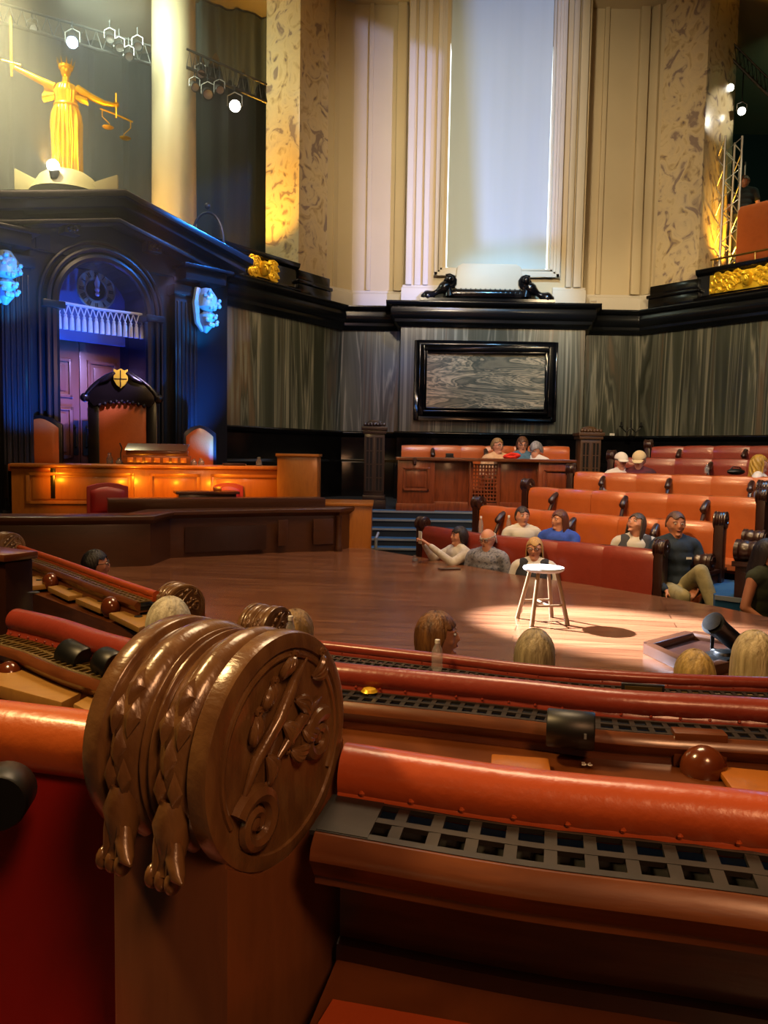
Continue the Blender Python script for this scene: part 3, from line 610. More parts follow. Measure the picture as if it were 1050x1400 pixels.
# ---- judge's bench
jl, jr = P(15, 631, 10.35), P(397, 640, 11.2); jz = (jl.z + jr.z) / 2
t = thing('judges_bench', 'long golden oak judges\' bench with three raised panels', 'desk', (jl.x, jl.y, .2))
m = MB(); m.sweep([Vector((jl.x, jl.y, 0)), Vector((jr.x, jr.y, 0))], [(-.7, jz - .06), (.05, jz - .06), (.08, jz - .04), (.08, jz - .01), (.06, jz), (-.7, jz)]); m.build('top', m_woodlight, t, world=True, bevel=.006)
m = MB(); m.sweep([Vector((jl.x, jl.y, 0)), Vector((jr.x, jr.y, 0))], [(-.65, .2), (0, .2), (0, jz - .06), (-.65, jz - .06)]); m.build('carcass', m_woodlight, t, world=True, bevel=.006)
jd = (jr - jl).xy.normalized(); jn = Vector((jd.y, -jd.x)); JL = (jr - jl).xy.length
def J(u, d, z): q = jl.xy + jd * u * JL + jn * d; return Vector((q.x, q.y, z))
for u0, u1 in ((.05, .42), (.475, .66), (.70, .97)):
    z0, z1 = .55, jz - .12
    m = MB()
    for (a, b, c, d) in ((u0, u1, z0, z0 + .04), (u0, u1, z1 - .04, z1), (u0, u0 + .012, z0, z1), (u1 - .012, u1, z0, z1)):
        m.prism([J(a, 0, c), J(b, 0, c), J(b, 0, d), J(a, 0, d)], jn.to_3d() * .035)
    pf = m.build('panel_frame', m_woodlight, t, world=True, bevel=.006)
    m = MB(); m.prism([J(u0 + .02, 0, z0 + .06), J(u1 - .02, 0, z0 + .06), J(u1 - .02, 0, z1 - .06), J(u0 + .02, 0, z1 - .06)], jn.to_3d() * .015); m.build('panel_field', m_woodlight, t, world=True, bevel=.005)
for px_, pw in ((60, 16), (168, 28), (236, 24), (300, 30)):
    q = P(px_, 684, 10.0); spot('bench_footlight', (q.x, q.y + .0, .95), (q.x + .05, q.y + .9, .75), pw, '#ff9a1a', 85, .9, .05, 0)
# tall end cabinet to the right
q0, q1 = P(379, 620, 10.9), P(434, 620, 10.9)
t = thing('witness_box', 'plain golden oak box standing at the right end of the judges\' bench', 'cabinet', (q0.x, q0.y, .2))
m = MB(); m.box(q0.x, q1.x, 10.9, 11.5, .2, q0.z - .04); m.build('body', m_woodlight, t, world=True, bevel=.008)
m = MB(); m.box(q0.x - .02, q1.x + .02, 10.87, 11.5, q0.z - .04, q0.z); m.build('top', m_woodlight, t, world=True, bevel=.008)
# things on the judges' bench
def onJ(px, d=-.25):
    dd = ray(px, 632); k = 0
    for _ in range(3):
        # intersect with line of the bench shifted by d
        a = jl.xy + jn * d; kx = dd.x / dd.y; tt = (kx * a.y - a.x) / (jd.x - kx * jd.y); q = a + jd * tt
    return Vector((q.x, q.y, jz))
p = onJ(216, -.3)
t = thing('display_case', 'low wooden display case with a sloping lid on the judges\' bench', 'case', p, math.atan2(jd.y, jd.x))
m = MB(); m.box(-.46, .46, -.2, .2, 0, .13); m.box(-.42, .42, -.18, .18, .13, .2); m.build('body', m_wood, t, bevel=.01)
m = MB()
for k in range(7): m.box(-.4 + k * .12, -.32 + k * .12, -.212, -.2, .03, .1)
m.build('inlay_blocks', m_woodlight, t, bevel=.004)
m = MB(); m.prism([(-.44, -.22, .2), (-.44, .2, .2), (-.40, .2, .3), (-.40, -.1, .3)], (.84, 0, 0)); m.build('lid', m_wooddark, t, bevel=.006)
def carafe(px, d, label, h=.16, nm='water_carafe', lab2='carafe', grp='glassware on the judges\' bench', pt=None, r=.045, z=None):
    p = pt or onJ(px, d); t = thing(nm, label, lab2, p, 0, grp); m = MB(); m.lathe([(r * .9, 0), (r, .01), (r * 1.05, h * .45), (r * .55, h * .72), (r * .5, h * .92), (r * .6, h), (r * .5, h), (r * .42, h * .75), (r * .9, h * .4), (r * .8, .012)], 16); m.build('glass_body', m_glass, t)
    m = MB(); m.lathe([(0.001, .012), (r * .85, .014), (r * .88, h * .35), (0.001, h * .35)], 16); m.build('water', m_plastic, t); return t
carafe(150, -.3, 'glass carafe left of the display case, nearest the throne'); carafe(163, -.2, 'short glass beside the carafe left of the display case', .09, 'drinking_glass', 'glass')
carafe(265, -.2, 'short glass at the right end of the display case', .09, 'drinking_glass', 'glass'); carafe(275, -.3, 'second glass at the right of the display case', .1, 'drinking_glass', 'glass')
carafe(354, -.3, 'glass carafe near the right end of the judges\' bench', .13)
p = onJ(165, -.4); t = thing('table_lamp', 'thin dark reading lamp stem in front of the throne', 'lamp', p); m = MB(); m.tube([(0, 0, 0), (0, 0, .15), (.02, 0, .22), (-.01, 0, .3)], .009, 8); m.lathe([(.05, 0), (.05, .015), (.01, .02)], 12); m.build('stem', m_blackpl, t)
p = onJ(320, -.3); t = thing('book', 'low flat dark book lying right of the display case', 'book', p, .3); m = MB(); m.box(-.16, .16, -.1, .1, 0, .035); m.build('cover', m_wooddark, t, bevel=.008); m = MB(); m.box(-.15, .162, -.095, .095, .006, .029); m.build('pages', m_capw, t)
p = onJ(313, -.3)
# ---- clerk's desk
q0, q1 = P(237, 672, 10.0), P(330, 670, 10.3)
t = thing('clerks_desk', 'small dark oak clerk\'s desk in front of the judges\' bench', 'desk', ((q0.x + q1.x) / 2, 10.15, .1), math.atan2(.3, q1.x - q0.x))
hw2 = (q1.x - q0.x) / 2; hz = q0.z - .1
m = MB(); m.box(-hw2, hw2, -.05, .35, hz - .035, hz); m.build('top', m_wooddark, t, bevel=.008)
m = MB(); m.box(-hw2 + .04, hw2 - .04, 0, .3, 0, hz - .035); m.build('body', m_wooddark, t, bevel=.008)
p = Vector(P(296, 667, 10.2)); t = thing('small_box', 'small brown box on the clerk\'s desk', 'box', (p.x, p.y + .06, q0.z), .2); m = MB(); m.box(-.05, .05, -.04, .04, 0, .05); m.build('body', m_wooddark, t, bevel=.006); m = MB(); m.box(-.054, .054, -.044, .044, .05, .06); m.build('lid', m_wood, t, bevel=.004)
# ---- podium wall
pz = .575
ppth = [Vector((-6.2, 7.75, 0)), Vector((-3.5, 8.25, 0)), Vector((-2.62, 8.6, 0)), Vector((-2.58, 9.25, 0)), Vector((-1.35, 9.95, 0)), Vector((-.62, 10.22, 0)), Vector((-.45, 10.6, 0))]
t = thing('oak_podium', 'dark oak panelled podium front below the judges\' bench', 'panelling', (-2.6, 9.3, 0))
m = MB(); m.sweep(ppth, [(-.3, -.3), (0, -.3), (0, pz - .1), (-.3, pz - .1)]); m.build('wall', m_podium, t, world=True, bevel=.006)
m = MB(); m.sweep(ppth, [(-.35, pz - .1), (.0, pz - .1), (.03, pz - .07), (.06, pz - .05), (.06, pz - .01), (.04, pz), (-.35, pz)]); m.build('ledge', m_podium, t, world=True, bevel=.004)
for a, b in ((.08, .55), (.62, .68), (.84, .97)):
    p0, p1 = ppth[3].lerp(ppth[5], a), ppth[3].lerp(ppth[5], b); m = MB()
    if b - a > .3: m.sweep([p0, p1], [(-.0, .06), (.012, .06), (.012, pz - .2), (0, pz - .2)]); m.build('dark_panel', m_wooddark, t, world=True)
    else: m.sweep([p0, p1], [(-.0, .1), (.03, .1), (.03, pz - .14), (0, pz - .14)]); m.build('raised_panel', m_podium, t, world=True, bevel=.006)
m = MB(); c = ppth[5]; m.lathe([(.05, 0), (.06, .04), (.045, .08), (.04, pz - .15), (.055, pz - .1)], 14, Matrix.Translation((c.x + .02, c.y - .03, 0))); m.build('corner_column', m_podium, t, world=True)
t = thing('podium_rail', 'low oak rail standing on the podium ledge', 'rail', (ppth[3].x, ppth[3].y, pz))
m = MB(); a = P(148, 686, 9.3); b = P(446, 684, 10.35); m.sweep([Vector((a.x, 9.3, 0)), Vector((b.x, 10.35, 0))], [(-.35, pz - .05), (-.05, pz - .05), (-.03, a.z - .02), (-.03, a.z + .03), (-.35, a.z + .03)]); m.build('rail_body', m_podium, t, world=True, bevel=.006)
q0, q1 = P(458, 689, 10.5), P(508, 692, 10.5)
t = thing('oak_side_box', 'orange-lit oak box at the right end of the podium beside the steps', 'cabinet', (q0.x, 10.8, 0))
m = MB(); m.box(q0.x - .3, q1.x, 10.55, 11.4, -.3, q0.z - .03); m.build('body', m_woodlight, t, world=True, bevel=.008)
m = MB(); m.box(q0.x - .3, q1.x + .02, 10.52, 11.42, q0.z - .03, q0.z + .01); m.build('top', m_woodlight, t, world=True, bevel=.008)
m = MB(); m.prism([(-6.5, 8.1, 0), (-3.5, 8.4, 0), (-2.8, 9.3, 0), (-.9, 10.3, 0), (-.9, 12.4, 0), (-2.2, 14.6, 0), (-9, 10, 0)], (0, 0, .2)); struct(m.build('floor', m_wooddark, smooth=False), 'raised floor of the dais')
# ---- statue of justice
sb = P(92, 250, 11.6); sh_ = P(86, 88, 11.6).z - sb.z
t = thing('justice_statue', 'gilded robed statue of Justice holding sword and scales above the pediment', 'statue', sb, R(8)); k = sh_ / 1.72
S = Matrix.Scale(k, 4)
m = MB()
robe = [(.215, .02), (.21, .3), (.215, .6), (.225, .85), (.21, 1.0), (.155, 1.14), (.165, 1.24), (.175, 1.33), (.13, 1.42), (.055, 1.46), (.05, 1.50)]
def rb(u, v):
    i = v * (len(robe) - 1); a, b = robe[int(min(i, len(robe) - 2))], robe[int(min(i, len(robe) - 2)) + 1]; f = i - int(min(i, len(robe) - 2)); r, z = lerp(a[0], b[0], f), lerp(a[1], b[1], f); w = u * 2 * math.pi
    fold = (1 + .09 * math.sin(w * 9 + z * 1.5) * max(0, 1 - z / 1.15) + .03 * math.sin(w * 17)); return (r * math.cos(w) * 1.0 * fold, r * math.sin(w) * .72 * fold, z)
m.grid(rb, 72, 40, S, closed_u=True)
m.tube([(-.16, 0, 1.38), (-.36, -.02, 1.45), (-.55, -.03, 1.53), (-.72, -.04, 1.60)], [.062, .05, .042, .03], 10, S)
m.tube([(.16, 0, 1.38), (.36, -.02, 1.27), (.55, -.03, 1.19), (.70, -.04, 1.17)], [.062, .05, .042, .03], 10, S)
m.ball((-.74, -.04, 1.61), (.04, .035, .045), S); m.ball((.73, -.04, 1.17), (.045, .035, .035), S)
for j in range(4): m.tube([(-.75, -.06, 1.59 + j * .017), (-.71, -.08, 1.59 + j * .017)], .01, 6, S); m.tube([(.71 + j * .017, -.06, 1.2), (.71 + j * .017, -.085, 1.16)], .01, 6, S)
m.tube([(0, 0, 1.45), (0, -.01, 1.56)], [.055, .045], 10, S); m.ball((0, -.01, 1.62), (.075, .088, .105), S, n=16); m.tube([(0, -.09, 1.65), (0, -.115, 1.61)], [.012, .018], 8, S)
fig = m.build('figure', m_gold, t)
m = MB(); 
for w in range(10): m.prism([(.1 * math.cos(w * .63 - .1), .1 * math.sin(w * .63 - .1), 1.67), (.1 * math.cos(w * .63 + .1), .1 * math.sin(w * .63 + .1), 1.67), (.135 * math.cos(w * .63), .135 * math.sin(w * .63), 1.78)], (.004, .004, .002), S)
m.lathe([(.09, 1.64), (.105, 1.66), (.1, 1.70), (.085, 1.70)], 20, S); m.build('crown', m_gold, t)
m = MB()
for s_ in (-1, 1):
    m.grid(lambda u, v: (s_ * (.15 + .17 * u), -.04 + .05 * math.sin(v * 6), lerp(1.40 + s_ * -.03 * u - .03, 1.40 - .20 - .05 * u, v)), 8, 8, S); m.grid(lambda u, v: (s_ * (.15 + .17 * u), .02 + .05 * math.sin(v * 6), lerp(1.40 - .03, 1.40 - .20 - .05 * u, v)), 8, 8, S)
for j in range(5): m.tube([(-.1 + .05 * j, -.14, 1.08), (-.14 + .07 * j, -.2, .6), (-.12 + .06 * j, -.21, .1)], [.012, .02, .016], 6, S)
m.lathe([(.17, 1.10), (.185, 1.125), (.17, 1.15)], 24, S @ Matrix.Diagonal((1, .75, 1, 1))); m.build('drapery', m_gold, t)
m = MB(); m.prism([(-.765, -.05, 1.6), (-.735, -.05, 1.6), (-.735, -.05, 2.25), (-.75, -.05, 2.32), (-.765, -.05, 2.25)], (0, -.012, 0), S); m.tube([(-.88, -.055, 1.68), (-.62, -.055, 1.63)], .014, 8, S); m.tube([(-.75, -.055, 1.62), (-.75, -.055, 1.46)], .016, 8, S); m.build('sword', m_gold, t)
m = MB(); m.tube([(.73, -.05, 1.34), (.73, -.05, .98)], .014, 8, S); m.tube([(.5, -.05, 1.10), (.73, -.05, 1.03), (.97, -.05, .94)], .013, 8, S)
for x, z in ((.53, 1.09), (.94, .95)):
    m.tube([(x, -.05, z), (x, -.05, z - .1), (x + .1 * (1 if x < .7 else -1), -.05, z - .2), (x + .1 * (1 if x < .7 else -1), -.05, z - .25)], .007, 6, S); m.lathe([(.01, -.03), (.07, -.015), (.085, 0), (.06, -.01)], 16, S @ Matrix.Translation((x + .08 * (1 if x < .7 else -1), -.05, z - .25)))
m.build('scales', m_gold, t)
# pedestal
t = thing('statue_pedestal', 'rounded stone pedestal and pale wing-shaped blocks under the statue', 'pedestal', (sb.x, sb.y, sb.z - .9), R(8))
m = MB(); m.lathe([(.33, 0), (.33, .85), (.30, .92)], 28); m.lathe([(.52, .72), (.47, .8), (.38, .95), (.28, 1.02)], 28); m.build('drum', m_stone, t)
for s_ in (-1, 1):
    m = MB(); m.prism([(0, -.34, .72), (s_ * .35, -.2, .85), (s_ * .72, -.05, 1.05), (s_ * .72, -.05, .68), (s_ * .1, -.34, .62)], (0, .08, 0)); m.build('wing_block', m_stone, t, bevel=.01)
lp = P(88, 232, 10.9)
t = thing('uplighter', 'small bright uplighter glowing at the feet of the statue', 'lamp', (sb.x + .0, sb.y - .45, sb.z - .1)); m = MB(); m.lathe([(.05, 0), (.07, .1), (.075, .12)], 14); m.build('housing', m_blackpl, t); m = MB(); m.ball((0, -.03, .17), .085, None, 14); m.build('lens', m_bulb, t)
spot('statue_up', (sb.x, sb.y - .8, sb.z + .0), (sb.x, sb.y, sb.z + 1.0), 230, '#ffb400', 80, .8, .03, .3)
spot('statue_front', (sb.x + 2.5, sb.y - 4, sb.z + 2), (sb.x, sb.y, sb.z + .9), 700, '#ffc23c', 24, .6, .05, 0)
# ---- column
cb = P(231, 300, 13.9)
t = thing('stone_column', 'tall round pale stone column lit gold from below beside the statue', 'column', (cb.x, 13.9 + .35, CT))
m = MB(); m.lathe([(.50, 0), (.50, .2), (.42, .28), (.40, .4), (.385, 2.5), (.375, UZ - CT)], 48); m.build('shaft', m_column, t)
spot('column_up', (cb.x - .7, 12.9, CT + .15), (cb.x, 14.2, CT + 2.2), 420, '#ffc247', 75, .8, .3, 0)
spot('column_up_b', (cb.x + .75, 13.1, CT + .1), (cb.x + .1, 14.2, CT + 1.8), 160, '#ffc247', 70, .8, .05, 0)
ms = P(390, 300, 12.6)
spot('pilaster_gold_left', (A1.x - 1.3, A1.y - .3, CT + .5), (A1.x - .05, A1.y + .3, CT + 3.2), 520, '#ffb937', 80, .8, .05, .5)
spot('pilaster_gold_right', (B2.x + .9, B2.y + .1, CT + .6), (B2.x + .2, B2.y + .5, CT + 2.6), 380, '#ffb937', 80, .8, .05, .3)
spot('pilaster_white_right', (B2.x + 2.2, B2.y - .3, CT + 4.2), (B2.x + .2, B2.y + .4, CT + 3.6), 160, '#fff6e0', 30, .5, .05, .3)
# ---- drapes behind the dais
def drape(nm, label, x0, x1, y0, y1, z0, z1, amp, freq, mt, jag=0):
    m = MB(); rnd = random.Random(11); ph = [rnd.random() * 6 for _ in range(9)]
    def f(u, v):
        w = amp * (math.sin(u * freq + ph[0]) + .6 * math.sin(u * freq * 2.3 + ph[1] + v * 2) + .3 * math.sin(u * freq * 4.1 + ph[2])); zb = z0 + jag * (.3 * math.sin(u * 31) + .25 * math.sin(u * 57 + 1) + .5 * math.sin(u * 7))
        return (lerp(x0, x1, u), lerp(y0, y1, u) + w, lerp(zb, z1, v))
    m.grid(f, 160, 6); o = m.build(nm, mt); tag(o, label, 'curtain'); return o
drape('stage_drape', 'dark grey-green stage drape hanging behind the statue and column', -10.5, -1.7, 15.6, 19.6, 3.5, 10.1, .10, 46, m_drape)
drape('hanging_gauze', 'paler torn gauze cloth hanging between the column and left marble pilaster', -4.6, -2.2, 15.6, 16.6, 9.0, 10.15, .06, 22, mat('pale_gauze', '#6f7a77', rough=.9), .5)
# ================================================================== stage, steps, stool
m_stage = mat('stage_boards', [(0, '#5a3420'), (.4, '#75482e'), (.6, '#8a5a3a'), (1, '#653c26')], scale=3, stretch=(.35, 7, 1), rough=.24, coat=.15, detail=7, distort=.4, rrange=.06)
edge = [PZ(508, 751, 0), PZ(600, 766, 0), PZ(700, 785, 0), PZ(800, 799, 0), PZ(900, 815, 0), PZ(985, 830, 0), PZ(1060, 846, 0)]
poly = [(p.x, p.y) for p in edge] + [(3.9, 5.2), (3.2, 4.6), (2.0, 3.9), (.6, 3.7), (-.8, 4.3), (-1.9, 5.6), (-3.0, 6.9), (-4.6, 8.3), (-3.0, 9.6), (-1.4, 10.6), (-.45, 10.8)]
t = thing('stage_platform', 'wide reddish brown boarded stage platform filling the floor of the chamber', 'stage', (1.2, 6.5, -.25))
m = MB(); m.prism([(x, y, -.25) for x, y in poly], (0, 0, .25)); m.build('deck', m_stage, t, world=True, smooth=False)
nt = m_stage.node_tree; bk = nt.nodes.new('ShaderNodeTexBrick'); bk.inputs['Scale'].default_value = 1.0; bk.inputs['Brick Width'].default_value = 2.4; bk.inputs['Row Height'].default_value = .17; bk.inputs['Mortar Size'].default_value = .004
bk.inputs['Color1'].default_value = (1, 1, 1, 1); bk.inputs['Color2'].default_value = (.72, .70, .68, 1); bk.inputs['Mortar'].default_value = (.25, .22, .2, 1); tcn = [n for n in nt.nodes if n.type == 'TEX_COORD'][0]; mpp = nt.nodes.new('ShaderNodeMapping'); mpp.inputs['Rotation'].default_value = (0, 0, R(14)); nt.links.new(tcn.outputs['Object'], mpp.inputs[0]); nt.links.new(mpp.outputs[0], bk.inputs[0])
mx = nt.nodes.new('ShaderNodeMix'); mx.data_type = 'RGBA'; mx.blend_type = 'MULTIPLY'; mx.inputs[0].default_value = 1; bs = nt.nodes['Principled BSDF']; src = bs.inputs['Base Color'].links[0].from_socket; nt.links.new(src, mx.inputs[6]); nt.links.new(bk.outputs[0], mx.inputs[7]); nt.links.new(mx.outputs[2], bs.inputs['Base Color'])
# hatch at the near edge
h = [PZ(888, 893, .0), PZ(945, 877, .0), PZ(1000, 886, .0), PZ(1040, 905, .0), PZ(955, 925, .0)]
t = thing('stage_hatch', 'dark timber-framed step hatch raised at the near right corner of the stage', 'hatch', h[0])
m = MB()
for a, b in zip(h, h[1:] + h[:1]): m.sweep([a, b], [(-.05, 0), (.04, 0), (.04, .05), (.02, .07), (-.05, .07)])
m.build('frame', m_podium, t, world=True, bevel=.006)
c = sum(h, Vector()) / 5; m = MB(); m.prism([tuple(c + (p - c) * .95 + Vector((0, 0, .006))) for p in h], (0, 0, .02)); m.build('cover', m_wooddark, t, world=True, smooth=False)
# floor spotlight fixture
p = PZ(985, 905, .03)
t = thing('stage_spotlight', 'black stage spotlight lying on its yoke by the near right hatch', 'stage light', (p.x + .02, p.y, .05), .5)
m = MB(); m.tube([(-.12, 0, .24), (-.06, 0, .20), (.1, 0, .10), (.14, 0, .08)], [.075, .062, .058, .07], 16); m.build('barrel', m_blackpl, t)
m = MB(); m.tube([(-.0, -.09, .14), (0, -.09, .04), (0, .09, .04), (0, .09, .14)], .014, 8); m.build('yoke', m_blackpl, t)
m = MB(); m.box(-.1, .16, -.1, .1, 0, .03); m.lathe([(.07, .02), (.06, .05), (.02, .06)], 16); m.build('base', m_blackpl, t, bevel=.006)
m = MB(); m.lathe([(.055, .0), (.06, .012)], 16, Matrix.Translation((-.125, 0, .243)) @ Matrix.Rotation(R(-52), 4, 'Y')); m.build('lens', m_grille, t)
# stool
sp_ = PZ(742, 851, 0); SB = Vector((sp_.x, sp_.y + .03, 0)); sh = P(747, 775, SB.y).z
t = thing('stool', 'small round-topped four-legged wooden stool lit by a white spotlight on the stage', 'stool', SB, R(12))
m_seat = mat('pale_stool_seat', [(0, '#8f8a80'), (1, '#a7a299')], scale=8, stretch=(1, 6, 1), rough=.4)
m = MB(); m.lathe([(.001, sh - .035), (.13, sh - .035), (.155, sh - .025), (.163, sh - .01), (.158, sh), (.13, sh - .003), (.001, sh - .005)], 40); m.build('seat', m_seat, t)
m_leg = mat('stool_leg_wood', [(0, '#6d5438'), (1, '#8a6d4c')], scale=12, stretch=(3, 3, .5), rough=.4)
for k in range(4):
    a = R(45 + 90 * k); c, s = math.cos(a), math.sin(a); m = MB(); m.tube([(.11 * c, .11 * s, sh - .03), (.21 * c, .21 * s, 0)], [.015, .018], 12); m.build('leg', m_leg, t)
def lp2(k, z): a = R(45 + 90 * k); r = lerp(.21, .11, z / (sh - .03)); return (r * math.cos(a), r * math.sin(a), z)
for k, z in ((0, .15), (2, .15)):
    m = MB(); m.tube([lp2(k, z), lp2(k + 1, z)], .009, 8); m.build('stretcher', m_leg, t)
m = MB(); a_, b_ = (Vector(lp2(0, .15)) + Vector(lp2(1, .15))) / 2, (Vector(lp2(2, .15)) + Vector(lp2(3, .15))) / 2; m.tube([a_, b_], .009, 8); m.build('stretcher', m_leg, t)
# blue steps behind the stage
t = thing('carpeted_steps', 'dark blue carpeted steps with pale nosings climbing to the far desk', 'steps', (.3, 10.7, -.3))
ZL = [-.02, .08, .2, .31, .42]; YS = [10.72, 11.0, 11.3, 11.6, 11.88]
m = MB()
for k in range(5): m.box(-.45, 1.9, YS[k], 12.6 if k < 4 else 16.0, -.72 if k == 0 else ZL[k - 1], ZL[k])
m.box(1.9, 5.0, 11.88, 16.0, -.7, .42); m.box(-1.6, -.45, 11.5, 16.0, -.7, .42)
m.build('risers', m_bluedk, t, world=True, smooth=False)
m = MB(); 
for k in range(5): m.box(-.44, 1.89, YS[k] + .03, (YS[k + 1] if k < 4 else 12.2), ZL[k], ZL[k] + .006)
m.build('carpet', m_blue, t, world=True, smooth=False)
m = MB()
for k in range(5): m.box(-.44, 1.89, YS[k] - .012, YS[k] + .03, ZL[k] - .018, ZL[k] + .008)
m.build('nosing', m_nosing, t, world=True, smooth=False)
p = P(514, 740, 10.62); t = thing('handrail_post', 'short pale metal rail post at the left foot of the blue steps', 'post', (p.x, 10.62, 0)); m = MB(); m.tube([(0, 0, -.02), (0, 0, .14)], .022, 10); m.tube([(0, 0, .13), (.03, .1, .2)], .02, 8); m.build('post', m_nosing, t)
# glass tumbler and phone on stage edge
carafe(0, 0, 'amber glass tumbler on the far edge of the stage left of the women', .08, 'drinking_glass', 'glass', None, Vector(PZ(567, 768, 0)) , .035)
p = PZ(614, 778, 0); t = thing('notebook', 'flat dark notebook lying on the far edge of the stage', 'notebook', (p.x, p.y - .02, 0), .3); m = MB(); m.box(-.12, .12, -.05, .05, 0, .012); m.build('cover', m_wooddark, t); m = MB(); m.box(-.115, .122, -.046, .046, .003, .009); m.build('pages', m_capw, t)
# ------------------------------------------------------------------ far desk with lattice
q0, q1 = P(544, 624, 12.0), P(785, 627, 12.0); dz_ = 1.262; b0 = .42
t = thing('panelled_desk', 'long oak desk with a lattice panel below the framed marble, three people behind', 'desk', ((q0.x + q1.x) / 2, 12.3, b0))
X0, X1 = q0.x, q1.x; Wd = X1 - X0
m = MB(); m.box(X0 - .03, X1 + .03, 11.95, 12.55, dz_ - .05, dz_); m.build('top', m_wood, t, world=True, bevel=.01)
m = MB(); m.box(X0, X0 + Wd * .21, 12.0, 12.5, b0, dz_ - .05); m.box(X1 - Wd * .20, X1, 12.0, 12.5, b0, dz_ - .05); m.box(X0, X1, 12.1, 12.5, b0, b0 + .15)
m.box(X0 + Wd * .21, X0 + Wd * .41, 12.14, 12.5, b0 + .1, dz_ - .05); m.box(X0 + Wd * .59, X1 - Wd * .2, 12.14, 12.5, b0 + .1, dz_ - .05); m.box(X0 + Wd * .41, X0 + Wd * .43, 12.08, 12.5, b0, dz_ - .05); m.box(X0 + Wd * .57, X0 + Wd * .59, 12.08, 12.5, b0, dz_ - .05)
m.build('carcass', m_woodv, t, world=True, bevel=.008)
for a, b in ((.03, .18), (.83, .97)):
    m = MB(); A0, A1_ = X0 + Wd * a, X0 + Wd * b; z0, z1 = b0 + .32, dz_ - .16
    for e in ((A0, A1_, z0, z0 + .03), (A0, A1_, z1 - .03, z1), (A0, A0 + .03, z0, z1), (A1_ - .03, A1_, z0, z1)): m.box(e[0], e[1], 11.97, 12.0, e[2], e[3])
    m.box(A0 + .06, A1_ - .06, 11.985, 12.0, z0 + .06, z1 - .06); m.build('raised_panel', m_woodv, t, world=True, bevel=.005)
m = MB(); lx0, lx1, lz0, lz1 = X0 + Wd * .43, X0 + Wd * .57, b0 + .17, dz_ - .1
for k in range(9): x = lerp(lx0, lx1, k / 8); m.box(x - .011, x + .011, 12.09, 12.105, lz0, lz1)
for k in range(11): z = lerp(lz0, lz1, k / 10); m.box(lx0, lx1, 12.085, 12.10, z - .011, z + .011)
m.build('lattice', m_woodv, t, world=True, smooth=False)
m = MB(); m.box(X0 - .02, X0 + Wd * .215, 11.97, 12.1, b0, b0 + .12); m.box(X1 - Wd * .21, X1 + .02, 11.97, 12.1, b0, b0 + .12); m.build('plinth', m_woodv, t, world=True, bevel=.01)
c = P(567, 631, 11.95); m = MB(); m.tube([(c.x, 12.0, c.z + .03), (c.x, 11.9, c.z + .03)], [.028, .035], 12); m.tube([(c.x, 11.92, c.z), (c.x, 11.9, c.z - .05)], [.03, .02], 10); m.build('carved_boss', m_wooddark, t, world=True)
p = P(615, 622, 12.15); t = thing('desk_microphone_box', 'small black box on the far oak desk left of the people', 'box', (p.x, 12.2, dz_)); m = MB(); m.box(-.06, .06, -.04, .04, 0, .07); m.build('body', m_blackpl, t, bevel=.01); m = MB(); m.box(-.07, .07, -.05, .05, .0, .012); m.build('foot', m_blackpl, t)
# lantern cabinets
def lantern(px, Y, zt, zb, wpx, label, mt):
    p = P(px, 600, Y); w = wpx / F * Y / 2
    t = thing('lantern_pier', label, 'pier', (p.x, Y + w, zb)); h = zt - zb
    m = MB(); m.box(-w * .82, w * .82, -w * .82, w * .82, .0, h * .86); m.build('shaft', mt, t, bevel=.01)
    m = MB(); m.box(-w, w, -w, w, 0, h * .10); m.box(-w * .92, w * .92, -w * .92, w * .92, h * .10, h * .15); m.build('base', mt, t, bevel=.01)
    m = MB(); m.box(-w * .95, w * .95, -w * .95, w * .95, h * .84, h * .88); m.box(-w * 1.05, w * 1.05, -w * 1.05, w * 1.05, h * .88, h * .92); 
    for k in range(7): m.ball((w * (-.75 + k * .25), -w * .8, h * .94), w * .17, n=8)
    m.ball((0, 0, h * .95), (w * .7, w * .7, h * .05), n=14); m.build('carved_cap', mt, t, bevel=.01)
    for s_ in (-.4, .4):
        m = MB(); m.box(w * (s_ - .28), w * (s_ + .28), -w * .86, -w * .82, h * .2, h * .80)
        m.build('recessed_panel', m_void, t)
        m = MB()
        for k in (-.28, 0, .28): m.box(w * (s_ + k) - .01, w * (s_ + k) + .01, -w * .9, -w * .84, h * .2, h * .8)
        for k in range(5): m.box(w * (s_ - .28), w * (s_ + .28), -w * .89, -w * .84, h * (.2 + .15 * k) - .008, h * (.2 + .15 * k) + .008)
        m.build('grille_bars', mt, t)
    return t
lantern(512, 12.3, P(512, 573, 12.3).z, .42, 34, 'tall dark carved lantern pier standing left of the far desk', mat('bronzed_dark_oak', '#2a1d18', rough=.35, coat=.3))
lantern(809, 12.9, P(809, 582, 12.9).z, .42, 34, 'brown carved lantern pier standing right of the far desk', mat('brown_carved_oak', '#4a3420', rough=.4))
